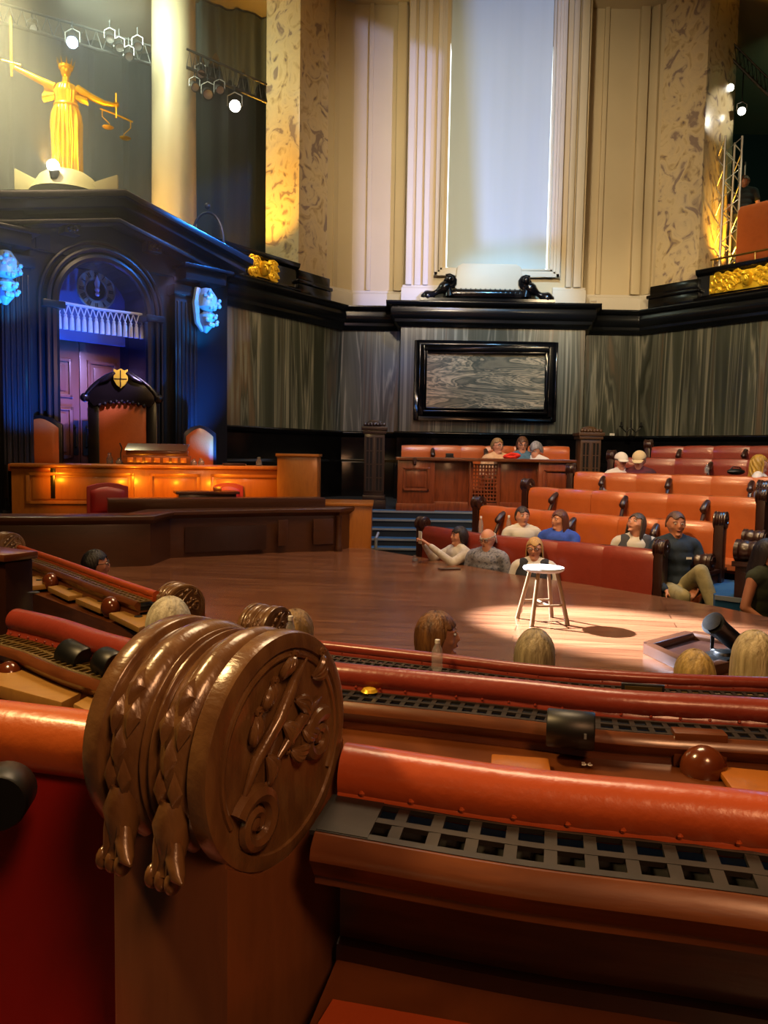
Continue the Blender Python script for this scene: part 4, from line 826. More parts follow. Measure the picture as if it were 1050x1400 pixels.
# ================================================================== leather benches
def end_post_meshes():
    """bench-end meshes in local space: origin at the scroll centre, x along the bench, -y to the viewer, R=1 unit scaled later"""
    return None
def cushion(m, p0, p1, sec, nseg=6, puff=.03):
    pts = [p0.lerp(p1, k / nseg) for k in range(nseg + 1)]
    def wob(u, a, z):
        e = math.sin(math.pi * min(.98, max(.02, u))) ** .35; return a * (1 if a <= 0 else (.72 + .28 * e)), z - (.012 if z > -.03 else 0) * (1 - e)
    m.sweep(pts, sec, wob=wob)
BACKSEC = [(-.07, -.74), (-.07, -.06), (-.05, -.015), (-.01, .0), (.04, -.012), (.075, -.06), (.085, -.14), (.075, -.35), (.10, -.55), (.10, -.74)]
def far_scroll(parent, c, axis, Rr=.095, w=.13, down=.95, mt=m_wooddark):
    M = Matrix.Translation(c) @ Matrix.Rotation(math.atan2(axis.y, axis.x), 4, 'Z')
    inv = PM[parent.name].inverted() @ M
    m = MB(); m.box(-w * .36, w * .36, -Rr * .75, Rr * .95, -down, -Rr * .2, inv); post = m.build('bench_end', mt, parent, bevel=.008)
    m = MB(); h = w / 2
    prof = [(.001, -h), (Rr * .92, -h), (Rr, -h * .92), (Rr, -h * .72), (Rr * .90, -h * .64), (Rr * .97, -h * .45), (Rr * .97, -h * .3), (Rr * .88, -h * .2), (Rr * .93, -h * .06), (Rr * .93, h * .06), (Rr * .88, h * .2), (Rr * .97, h * .3), (Rr * .97, h * .45), (Rr * .90, h * .64), (Rr, h * .72), (Rr, h * .92), (Rr * .92, h), (.001, h)]
    m.lathe(prof, 24, inv, 'X'); m.build('scroll', mt, post)
    m = MB()
    for s_ in (-1, 1):
        m.tube([inv @ Vector((s_ * h, (Rr * .6 - k * Rr * .03) * math.cos(k * .7), (Rr * .6 - k * Rr * .03) * math.sin(k * .7))) for k in range(18)], Rr * .07, 6)
    m.build('volute', mt, post); return post
def arm_knob(parent, c, n, mt=m_wooddark):
    inv = PM[parent.name].inverted(); d = (n * .8 + Vector((0, 0, -.5))).normalized()
    m = MB(); q = c + n * .06; m.tube([inv @ (q + Vector((0, 0, .02))), inv @ (q + d * .07 + Vector((0, 0, .02))), inv @ (q + d * .15), inv @ (q + d * .17)], [.034, .040, .042, .026], 12)
    m.tube([inv @ (q + d * .08 + Vector((0, 0, -.03))), inv @ (q + n * .22 + Vector((0, 0, -.32)))], [.028, .022], 8); m.build('arm_support', mt, parent)
def bench(pts, label, leather, seams, knobs, ends=(True, True), seat=True, endscale=1.0, capmt=m_wooddark):
    pts = smoothpath(pts, 25); c = pts[12]; zt = c.z
    t = thing('leather_bench', label, 'bench', (c.x, c.y, zt - 1.1), 0, None)
    L = lambda u: pts[0] if u <= 0 else (pts[-1] if u >= 1 else pts[int(u * 24)].lerp(pts[min(24, int(u * 24) + 1)], u * 24 - int(u * 24)))
    def nrm(u): a, b = L(max(0, u - .02)), L(min(1, u + .02)); d = (b - a).xy.normalized(); return Vector((d.y, -d.x, 0))
    def u_of(px): return min((abs((lambda q: 525 + F * (q.x / q.y))(L(k / 200)) - px), k / 200) for k in range(201))[1]
    us = [0] + [u_of(px) for px in seams] + [1]
    for a, b in zip(us, us[1:]):
        if b - a < .02: continue
        m = MB(); m_ = [L(lerp(a, b, k / 8)) for k in range(9)]; e = .004
        def wob(u, q, z):
            s = math.sin(math.pi * min(.99, max(.01, u))) ** .3; return (q * (.70 + .30 * s) if q > 0 else q), (z - .015 * (1 - s) if z > -.1 else z)
        m.sweep(m_, BACKSEC, wob=wob); m.build('back_cushion', leather, t, world=True)
    m = MB(); m.sweep(pts, [(-.11, -1.1), (-.11, -.03), (-.09, -.01), (-.06, -.03), (-.06, -1.1)]); m.build('back_panel', capmt, t, world=True)
    m = MB(); m.sweep(pts, [(-.06, -.84), (.5, -.84), (.54, -.80), (.52, -.74), (.3, -.71), (-.06, -.72)]); m.build('seat_cushion', leather, t, world=True)
    m = MB(); m.sweep(pts, [(-.06, -1.12), (.46, -1.12), (.46, -.84), (-.06, -.84)]); m.build('seat_box', capmt, t, world=True)
    for px in knobs: u = u_of(px); arm_knob(t, L(u) + Vector((0, 0, -.10)), nrm(u))
    d0 = (L(.03) - L(0)).normalized(); d1 = (L(1) - L(.97)).normalized()
    if ends[0]: far_scroll(t, L(0) - d0 * .06 + nrm(0) * .02 + Vector((0, 0, .02)), d0, down=1.1)
    if ends[1]: far_scroll(t, L(1) + d1 * .06 + nrm(1) * .02 + Vector((0, 0, .02)), d1, down=1.1)
    return t
def PL(lst, z=None): return [PZ(x, y, z) if Y is None else P(x, y, Y) for x, y, Y in lst]
bench(PL([(583, 718, None), (667, 730, None), (800, 742, None), (897, 751, None)], .36), 'front row red-brown leather bench beside the stage, three people seated', m_red, [667, 766, 830], [])
bench(PL([(660, 690, None), (745, 697, None), (849, 705, None), (978, 713, None)], .64), 'second row orange-brown leather bench behind the front row', m_orange, [694, 744, 789, 849, 902], [694, 790, 902])
bench(PL([(727, 665, None), (800, 669, None), (914, 674, None), (1037, 680, None)], .88), 'third row orange leather bench, empty', m_orange, [765, 811, 857, 914, 971], [765, 858, 971])
bench(PL([(787, 644, 11.4), (917, 648, 10.7), (1110, 653, 9.7)]), 'fourth row orange leather bench with three carved arm supports, empty', m_orange, [826, 870, 917, 972, 1028], [826, 916, 1028], (True, False))
bench(PL([(842, 625, 12.2), (960, 626, 11.5), (1120, 629, 10.5)]), 'fifth row dull red leather bench behind the two people in caps', m_red, [870, 922, 971, 1021], [971], (True, False))
bench(PL([(892, 610, 13.1), (970, 609, 12.6), (1120, 609, 11.6)]), 'topmost row dark red leather bench against the black dado', m_red, [932, 973, 1023], [928, 1018], (True, False))
# bench behind far desk
bench(PL([(549, 608, 13.3), (660, 609, 13.3), (778, 610, 13.3)]), 'orange leather bench behind the far oak desk', m_orange, [590, 628, 661, 700, 740], [590, 661], (False, False))
# tiers below the seats
m = MB()
for pts, z, w in (([(.4, 10.9), (2.9, 7.6)], -.75, 1.3), ([(1.0, 10.7), (2.2, 9.3), (3.9, 8.0)], -.47, 3), ([(1.9, 11.6), (3.0, 10.1), (4.9, 9.0)], -.22, 3), ([(2.7, 11.9), (4, 10.9), (6.3, 9.7)], .0, 3), ([(3.4, 12.9), (4.4, 12.0), (6.6, 10.7)], .2, 4), ([(4.2, 13.9), (5.4, 12.8), (7.3, 11.7)], .41, 5)):
    m.sweep([Vector((x, y, 0)) for x, y in pts], [(.7, -.8), (.7, z), (-w * .5, z), (-w * .5, -.8)])
struct(m.build('floor', m_bluedk, smooth=False), 'carpeted tiers carrying the far benches')
# right aisle: blue steps
t = thing('aisle_steps', 'bright blue carpeted aisle steps between the right bench blocks', 'steps', (3.7, 7.6, -.5))
st = [(PZ(935, 824, -.03), PZ(992, 836, -.03), PZ(1010, 838, -.03)), ]
a0, a1, b1_, b0_ = PZ(978, 815, .0), PZ(1018, 820, .0), PZ(1022, 803, .0), PZ(990, 800, .0)
m = MB(); m.prism([(a0.x, a0.y, -.25), (a1.x, a1.y, -.25), (b1_.x + .1, b1_.y + .5, -.25), (b0_.x, b0_.y + .5, -.25)], (0, 0, .245)); m.build('upper_step', m_blue, t, world=True, smooth=False)
m = MB(); m.sweep([a0, a1], [(0, -.03), (.025, -.03), (.025, .012), (0, .012)]); m.build('nosing', m_nosing, t, world=True)
c0, c1, c2, c3 = PZ(925, 828, -.2), PZ(1010, 842, -.2), PZ(1016, 822, -.2), PZ(950, 812, -.2)
m = MB(); m.prism([(p.x, p.y, -.5) for p in (c0, c1, c2, c3)], (0, 0, .28)); m.build('lower_step', m_blue, t, world=True, smooth=False)
# desk ends / arm fronts at the aisle
def arm_end(px, py, Y, label, s=1.0, down=.5, rz=-.75):
    c = P(px, py, Y); t = thing('carved_arm_end', label, 'bench end', (c.x, c.y, c.z - down), rz)
    m = MB(); m.box(-.09 * s, .09 * s, -.02, .42, 0, down - .09 * s); m.build('panel', m_wooddark, t, bevel=.008)
    m = MB(); m.box(-.11 * s, .11 * s, -.05, .44, down - .12 * s, down - .08 * s)
    m.box(-.06, .06, -.035, -.02, .06, down - .2); m.build('moulding', m_wooddark, t, bevel=.006)
    m = MB(); h = .10 * s; Rr = .085 * s
    m.lathe([(.001, -h), (Rr, -h), (Rr, -h * .7), (Rr * .9, -h * .6), (Rr * .97, -h * .3), (Rr * .88, -h * .1), (Rr * .88, h * .1), (Rr * .97, h * .3), (Rr * .9, h * .6), (Rr, h * .7), (Rr, h), (.001, h)], 20, Matrix.Translation((0, .04, down)), 'X'); m.build('scroll', m_wooddark, t)
    m = MB(); m.tube([(h + .005, .04 + (Rr * .7 - k * .003) * math.cos(k * .7), down + (Rr * .7 - k * .003) * math.sin(k * .7)) for k in range(16)], .008, 6); m.build('volute', m_wooddark, t)
arm_end(958, 768, 8.0, 'dark carved arm end beside the seated man in navy, left of the blue steps', 1.1, .62)
arm_end(1030, 736, 8.2, 'dark carved arm end right of the blue steps, the upper of two', 1.1, .75)
arm_end(1024, 754, 7.2, 'large dark carved arm end right of the blue steps, in front of the upper one', 1.25, 1.0)
c = P(1045, 668, 8.9); t = thing('bench_end_post', 'tall dark scrolled bench end at the right edge beyond the aisle', 'bench end', (c.x, c.y, c.z - 1.2), -.7)
far_scroll(t, c, Vector((1, -.9, 0)).normalized(), .10, .14, 1.2)
# bottles by the front rows
def bottle(p, label, h=.2, r=.032, fill=.7, capm=m_capw):
    t = thing('water_bottle', label, 'bottle', p)
    m = MB(); m.lathe([(r * .85, 0), (r, .01), (r, h * .2), (r * .93, h * .25), (r, h * .3), (r, h * .58), (r * .8, h * .72), (r * .42, h * .84), (r * .4, h * .9)], 20); m.build('bottle_body', m_plastic, t)
    m = MB(); m.lathe([(r * .46, h * .885), (r * .46, h * .99), (r * .4, h)], 16); m.build('cap', capm, t); return t
bottle(P(657, 733, 9.9) , 'small clear water bottle on the ledge between front and second rows, left one', .26)
bottle(P(695, 733, 9.5), 'clear water bottle beside the woman in the striped top', .26)
bottle(P(966, 647, 11.0), 'clear bottle beside the curly-haired person on the fifth row', .12)
p = P(1048, 646, 10.2); t = thing('paper_cup', 'white paper cup beside the curly-haired person at the right edge', 'cup', (p.x, p.y + .1, p.z)); m = MB(); m.lathe([(.03, 0), (.042, .11), (.038, .11), (.028, .005)], 16); m.build('cup_wall', m_capw, t); m = MB(); m.lathe([(.044, .108), (.044, .12), (.03, .125), (.001, .125)], 16); m.build('lid', m_capw, t)
p = P(1036, 650, 10.2)
t = thing('handbag', 'small black bag lying on the fourth row backrest', 'bag', P(1006, 648, 10.45) , .2); m = MB(); m.ball((0, 0, .03), (.14, .06, .045)); m.build('body', m_blackpl, t); m = MB(); m.tube([(-.1, 0, .05), (-.04, 0, .1), (.05, 0, .09), (.1, 0, .05)], .008, 6); m.build('strap', m_blackpl, t)
# right gallery: seats wall, rails, truss
gz = CT + .03
g0, g1 = on_right(962), on_right(1200); gd = (g1 - g0).xy.normalized(); gn = Vector((gd.y, -gd.x))
def G(u, dpt, z): q = g0.xy + gd * u - gn * dpt; return Vector((q.x, q.y, gz + z))
m = MB(); m.sweep([G(.4, 3.0, 0), G(5, 3.0, 0)], [(0, 0), (0, 1.6), (-.1, 1.6), (-.1, 0)]); struct(m.build('wall_gallery', m_backbrown, smooth=False), 'brown panelled gallery wall')
m = MB(); m.sweep([G(.3, 4.5, 0), G(5, 4.5, 0)], [(0, 0), (0, 6), (-.1, 6), (-.1, 0)]); struct(m.build('wall_gallery', mat('ochre_wall', '#5a4526', rough=.7), smooth=False), 'ochre gallery back wall')
t = thing('gallery_bench', 'orange-brown leather bench on the right gallery in front of the standing person', 'bench', G(1.7, .55, 0))
m = MB(); m.sweep([G(.42, .55, 0), G(3.5, .55, 0)], [(-.1, 0), (.05, 0), (.08, .3), (.07, 1.7), (.0, 1.8), (-.1, 1.75)]); m.build('backrest', m_orange, t, world=True)
t = thing('gallery_rail', 'thin brass rail above the right gallery parapet', 'rail', G(.2, .3, 0))
m = MB(); m.tube([G(.1, .15, .8), G(3.5, .15, .8)], .02, 8); m.build('bar', m_brassg, t, world=True)
for k in range(4): m = MB(); m.tube([G(.15 + k * .8, .15, .4), G(.15 + k * .8, .15, .8)], .014, 8); m.build('upright', m_brassg, t, world=True)
def truss(base, h, label, w=.16):
    t = thing('truss_tower', label, 'truss', base)
    m = MB()
    cs = [(-w, -w), (w, -w), (w, w), (-w, w)]
    for c in cs: m.tube([(c[0], c[1], 0), (c[0], c[1], h)], .022, 8)
    m.build('chords', m_alu, t); m = MB(); n = int(h / .28)
    for k in range(n):
        for j in range(4):
            a, b = cs[j], cs[(j + 1) % 4]
            if k % 2: a, b = b, a
            m.tube([(a[0], a[1], k * .28), (b[0], b[1], (k + 1) * .28)], .010, 6, caps=False)
    m.build('lacing', m_alu, t); return t
tp_ = P(992, 320, G(.35, .7, 0).y); truss((tp_.x, tp_.y, gz), 3.1, 'aluminium lattice truss tower beside the right marble pilaster')
for j, px in enumerate((1010, 1018)):
    q = P(px, 240, 16.2); t = thing('hanging_pole', 'thin metal pole hanging behind the truss tower, %s of two' % ('left', 'right')[j], 'pole', (q.x, 16.2, gz)); m = MB(); m.tube([(0, 0, 0), (0, 0, 3.0)], .02, 8); m.build('tube', m_alu, t); m = MB(); m.tube([(0, 0, 3.0), (0, 0, 3.06)], .035, 8); m.build('clamp', m_blackpl, t)
# ------------------------------------------------------------------ stage lighting rig
def lantern_light(p, tgt, label, lit=None, s=1.0, grp=None, hang=.12):
    p = Vector(p); t = thing('stage_light', label, 'stage light', p, 0, grp); d = (Vector(tgt) - p).normalized(); q = d.to_track_quat('Z', 'Y').to_matrix().to_4x4()
    m = MB(); m.lathe([(.05 * s, -.22 * s), (.085 * s, -.18 * s), (.085 * s, 0), (.10 * s, .02 * s), (.10 * s, .14 * s), (.092 * s, .14 * s), (.085 * s, .02 * s), (.04 * s, -.0)], 18, q); m.build('housing', m_blackpl, t)
    m = MB(); m.lathe([(.001, .05 * s), (.086 * s, .05 * s), (.086 * s, .07 * s), (.001, .075 * s)], 18, q); m.build('lens', lit or m_alu, t)
    m = MB(); m.tube([(-.12 * s, 0, 0), (-.12 * s, 0, .16 * s), (0, 0, .22 * s), (.12 * s, 0, .16 * s), (.12 * s, 0, 0)], .01 * s, 6); m.build('yoke', m_alu, t); m = MB(); m.tube([(0, 0, .22 * s), (0, 0, .22 * s + hang)], .012, 6); m.build('hanger', m_blackpl, t); return t
def bar(a, b, label):
    t = thing('lighting_bar', label, 'lighting bar', a); m = MB(); m.tube([a, b], .028, 8); m.build('tube', m_grille, t, world=True); d = Vector((0, 0, .3)); m = MB(); m.tube([Vector(a) + d, Vector(b) + d], .02, 8); m.build('upper_tube', m_grille, t, world=True)
    m = MB(); n = 14
    for k in range(n): m.tube([Vector(a).lerp(Vector(b), k / n), Vector(a).lerp(Vector(b), (k + .5) / n) + d, Vector(a).lerp(Vector(b), (k + 1) / n)], .009, 6)
    m.build('lacing', m_grille, t, world=True)
bar(P(-30, 22, 13.2), P(206, 88, 13.6), 'lighting truss bar high on the left above the statue'); bar(P(255, 92, 13.6), P(365, 140, 14.0), 'lighting truss bar between the column and the left marble pilaster')
lantern_light(P(99, 58, 13.35), CAM + Vector((-.4, 0, .1)), 'lit blue-white stage light above and right of the statue', m_bulbb, 1.0)
lantern_light(P(321, 145, 13.8), CAM + Vector((.5, 0, 0)), 'lit warm white stage light right of the round column', m_bulb, 1.05)
lantern_light(P(284, 128, 13.65), (0, 4, 1), 'unlit stage light with a round rim beside the column', None, .9)
for j, (x, y) in enumerate([(150, 52), (163, 64), (176, 76), (188, 62), (266, 118), (274, 100), (300, 122), (44, 38)]):
    lantern_light(P(x, y, 13.35 if x < 210 else 13.7), (-1 + j * .4, 5, 1), 'unlit stage light hung from the lighting bar', None, .75, 'unlit lights on the lighting bars')
lantern_light(P(998, 120, 15.55), CAM, 'lit white stage light right of the marble pilaster, the upper one', m_bulb, .8, None, .35); lantern_light(P(1014, 152, 15.5), CAM, 'lit white stage light right of the marble pilaster, the lower one', m_bulb, .8, None, .55)
bar(P(990, 70, 15.6), P(1070, 150, 15.2), 'lighting truss bar at the top right above the gallery')
spot('gallery_amber', tuple(G(1.5, .6, 3.6)), tuple(G(1.6, 3.0, .4)), 500, '#ff9a40', 80, .8, .1, .2)
area('gallery_green', tuple(G(2, 2, 5.2)), tuple(G(2, 4, 3.5)), 110, '#8fd0b0', .6, .6)
spot('truss_white', tuple(G(.9, .2, 3.4)), (tp_.x, tp_.y, gz + .3), 60, '#fff2c8', 60, .8, .05, 0)
area('drape_fill', (-4.5, 12.6, 8.6), (-6, 17, 6.5), 260, '#cfe0c8', 1.2, 1.2, .6)
# crown-shaped cresting behind pediment right
p = P(278, 310, 12.8); t = thing('arched_finial', 'dark arched cresting on the gallery edge between pediment and marble pilaster', 'finial', (p.x, p.y + .3, CT + .2)); hf = P(278, 282, 13.1).z - CT - .2
m = MB(); m.tube([(.26 * math.cos(math.pi * k / 12), 0, hf - .55 + .45 * math.sin(math.pi * k / 12)) for k in range(13)], .022, 8); m.tube([(-.26, 0, 0), (-.26, 0, hf - .55)], .03, 8); m.tube([(.26, 0, 0), (.26, 0, hf - .55)], .03, 8); m.ball((0, 0, hf), .055); m.build('arch', m_grille, t)
# haze of the alcove: real smoke in the air on the dais side
hm = bpy.data.materials.new('stage_haze'); hm.use_nodes = True; nt = hm.node_tree; nt.nodes.remove(nt.nodes['Principled BSDF'])
vs = nt.nodes.new('ShaderNodeVolumeScatter')
tcv = nt.nodes.new('ShaderNodeTexCoord'); dst = nt.nodes.new('ShaderNodeVectorMath'); dst.operation = 'DISTANCE'; dst.inputs[1].default_value = (-6.0, 11.2, 6.6); nt.links.new(tcv.outputs['Object'], dst.inputs[0])
mrv = nt.nodes.new('ShaderNodeMapRange'); mrv.interpolation_type = 'SMOOTHSTEP'; mrv.inputs['From Min'].default_value = .5; mrv.inputs['From Max'].default_value = 4.6; mrv.inputs['To Min'].default_value = .15; mrv.inputs['To Max'].default_value = 0.012; nt.links.new(dst.outputs['Value'], mrv.inputs['Value']); nt.links.new(mrv.outputs[0], vs.inputs['Density']); vs.inputs['Anisotropy'].default_value = .45; vs.inputs['Color'].default_value = (.95, .95, .88, 1); nt.links.new(vs.outputs[0], nt.nodes['Material Output'].inputs['Volume'])
m = MB(); m.prism([(-9, 9.0, 2.9), (-3.2, 7.8, 2.9), (-1.6, 10.2, 2.9), (-2.45, 13.4, 2.9), (-1.75, 15.5, 2.9), (-9, 19.5, 2.9)], (0, 0, 7.1)); hz = m.build('stage_haze', hm, smooth=False); tag(hz, 'pale stage haze hanging in front of the statue and drapes', 'haze', kind='stuff')
spot('haze_beam', (-5.6, 10.2, 8.8), (-6.2, 11.4, 3.6), 5200, '#fff0b4', 75, .9, .25, 5.0)
# ================================================================== people
def remeshed(mb, name, vox, mts, parent, smooth_it=4):
    me = bpy.data.meshes.new('tmp'); me.from_pydata(mb.v, [], mb.f); o = bpy.data.objects.new('tmp', me); col.objects.link(o)
    bm = bmesh.new(); bm.from_mesh(me); bmesh.ops.recalc_face_normals(bm, faces=bm.faces); bm.to_mesh(me); bm.free()
    r = o.modifiers.new('r', 'REMESH'); r.mode = 'VOXEL'; r.voxel_size = vox; s = o.modifiers.new('s', 'SMOOTH'); s.iterations = smooth_it; s.factor = .5
    dg = bpy.context.evaluated_depsgraph_get(); ev = o.evaluated_get(dg); nm = bpy.data.meshes.new_from_object(ev); bpy.data.objects.remove(o); bpy.data.meshes.remove(me)
    nm.name = name; nm.materials.clear(); nm.materials.append(mts); nm.polygons.foreach_set('use_smooth', [True] * len(nm.polygons))
    q = bpy.data.objects.new(name, nm); col.objects.link(q); q.parent = parent; return q
SK = {'fair': mat('fair_skin', [(0, '#b97f63'), (1, '#c98f72')], scale=20, rough=.5), 'tan': mat('tanned_skin', [(0, '#a56a4a'), (1, '#b27654')], scale=20, rough=.5), 'dark': mat('olive_skin', '#7c5038', rough=.5)}
def cloth(hexa, hex2=None, kind='noise', sc=12, stretch=(1, 1, 1)):
    return mat('cloth_' + hexa[1:] + (hex2 or '')[1:] + kind, [(0, hexa), (1, hexa)] if not hex2 else [(.3, hexa), (.5, hex2), (.7, hexa)], scale=sc, stretch=stretch, rough=.85, bump=.1, bscale=30, kind=kind)
def hairm(h1, h2): return mat('hair_' + h1[1:] + h2[1:], [(.3, h1), (.7, h2)], scale=14, stretch=(3, 3, .35), rough=.45, detail=6, bump=.6, bscale=40)
def cap(m, a, b, ra, rb, M=None):
    a, b = Vector(a), Vector(b); d = (b - a); n = 5; L = d.length; d.normalize()
    pts, rr = [], []
    for k in range(4): w = math.pi / 2 * (1 - k / 3.0) * .96; pts.append(a - d * ra * math.sin(w)); rr.append(ra * math.cos(w))
    for k in range(1, n): pts.append(a.lerp(b, k / n)); rr.append(lerp(ra, rb, k / n))
    for k in range(4): w = math.pi / 2 * (k / 3.0) * .96; pts.append(b + d * rb * math.sin(w)); rr.append(rb * math.cos(w))
    m.tube(pts, rr, 14, M)
def head_mesh(m, M, fem=False):
    vs = []; nu, nv = 36, 26
    def f(u, v):
        a = u * 2 * math.pi; th = .04 + (math.pi - .08) * v; x, y, z = math.sin(th) * math.sin(a), -math.sin(th) * math.cos(a), math.cos(th)
        X, Y, Z = x * .076, y * .094, z * .115
        if z < 0: X *= 1 - .30 * (-z) ** 1.3; Y = Y * (1 - .12 * (-z)) - .012 * (-z)
        if y < 0: Y *= .93
        if y > 0: Y *= 1.04; 
        if y < -.3 and .02 < z < .35: Y += .007 * math.exp(-((abs(x) - .38) / .17) ** 2)
        return (X, Y, Z)
    m.grid(f, nu, nv, M, closed_u=True)
    m.tube([(0, -.082, .03), (0, -.094, .008), (0, -.103, -.018), (0, -.098, -.027)], [.006, .0075, .0105, .008], 10, M)
    m.ball((-.010, -.090, -.022), .0075, M, 8); m.ball((.010, -.090, -.022), .0075, M, 8)
    m.ball((0, -.088, -.047), (.022, .009, .005), M, 10); m.ball((0, -.086, -.056), (.019, .009, .006), M, 10); m.ball((0, -.080, -.093), (.024, .018, .016), M, 10)
    for s in (-1, 1):
        m.ball((s * .076, .004, .0), (.009, .019, .031), M, 10); m.ball((s * .034, -.072, .032), (.022, .012, .006), M, 8); m.ball((s * .045, -.062, -.022), (.018, .016, .016), M, 8)
def hand(m, wrist, dirv, palm, s=1.0, curl=.5):
    """palm then four unequal bent fingers and a side thumb"""
    w = Vector(wrist); d = Vector(dirv).normalized(); nrm_ = Vector(palm).normalized(); side = d.cross(nrm_).normalized(); nrm_ = side.cross(d)
    c = w + d * .045 * s
    for k in (-1.4, -.5, .5, 1.4): cap(m, w + side * k * .010 * s, w + d * .082 * s + side * k * .0185 * s, .014 * s, .0115 * s)
    for k, L in ((-1.4, .062), (-.5, .078), (.5, .073), (1.4, .055)):
        b = w + d * .085 * s + side * k * .021 * s; p1 = b + (d * math.cos(curl * .6) + nrm_ * math.sin(curl * .6)) * L * .48 * s; p2 = p1 + (d * math.cos(curl * 1.5) + nrm_ * math.sin(curl * 1.5)) * L * .34 * s; p3 = p2 + (d * math.cos(curl * 2.3) + nrm_ * math.sin(curl * 2.3)) * L * .28 * s
        cap(m, b, p1, .0095 * s, .0088 * s); cap(m, p1, p2, .0088 * s, .008 * s); cap(m, p2, p3, .008 * s, .0065 * s)
    t0 = w + d * .025 * s + side * -.022 * s; t1 = t0 + (d * .7 - side * .75 + nrm_ * .3).normalized() * .04 * s; t2 = t1 + (d * .9 - side * .25 + nrm_ * .4).normalized() * .032 * s
    cap(m, t0, t1, .013 * s, .0105 * s); cap(m, t1, t2, .0105 * s, .008 * s)
def hair_mesh(style, seed=1):
    rnd = random.Random(seed); ph = [rnd.random() * 6 for _ in range(8)]; m = MB()
    P_ = {'bob': (.054, -.085, .02, 60), 'long': (.058, -.20, .02, 50), 'short': (.060, -.035, .0, 66), 'crop': (.068, -.012, .0, 72), 'shoulder': (.056, -.15, .03, 62), 'curly': (.055, -.17, .05, 50), 'fringe': (.02, -.03, 0, 200), 'balding': (.02, -.05, 0, 95)}[style]
    zf, zl, fl, fa = P_; rx, ry, rz = .086, .106, .127
    def f(u, v):
        a = u * 2 * math.pi; aa = abs((a + math.pi) % (2 * math.pi) - math.pi); k = min(1, max(0, (math.degrees(aa) - fa) / 22)); k = k * k * (3 - 2 * k)
        zh = lerp(zf + .012 * math.sin(a * 5 + ph[3]), zl + .012 * math.sin(a * 9 + ph[0]) + (.008 * math.sin(a * 23)), k)
        if style == 'balding': 
            z0 = .045; z = lerp(z0, zh if k > 0 else z0 - .01, v); c = math.sqrt(max(0, 1 - (max(z, 0) / rz) ** 2)); x, y = math.sin(a) * rx * c * .97, -math.cos(a) * ry * c * .97
            return (x, y + .006, z)
        if zh > 0: th = v * math.acos(min(.98, zh / rz)); z = rz * math.cos(th); rr = math.sin(th)
        elif v < .6: th = v / .6 * math.pi / 2; z = rz * math.cos(th); rr = math.sin(th)
        else: q = (v - .6) / .4; z = zh * q; rr = 1 + fl * 2 * q - (.16 * q * q if style in ('short', 'bob') else .0)
        s = 1 + (.010 * math.sin(a * 7 + ph[1] + z * 14) + .005 * math.sin(a * 43 + ph[2]) + .006 * math.sin(z * 40 + a * 5)) * (1.8 if style == 'curly' else 1) * min(1, v * 3)
        if style == 'curly': s += .05 * math.sin(a * 11 + z * 70) * min(1, v * 2)
        return (math.sin(a) * rx * rr * s, -math.cos(a) * ry * rr * s + .006, z * (1 + .01 * math.sin(a * 13)))
    m.grid(f, 96, 30, None, closed_u=True); return m
PNUM = 0
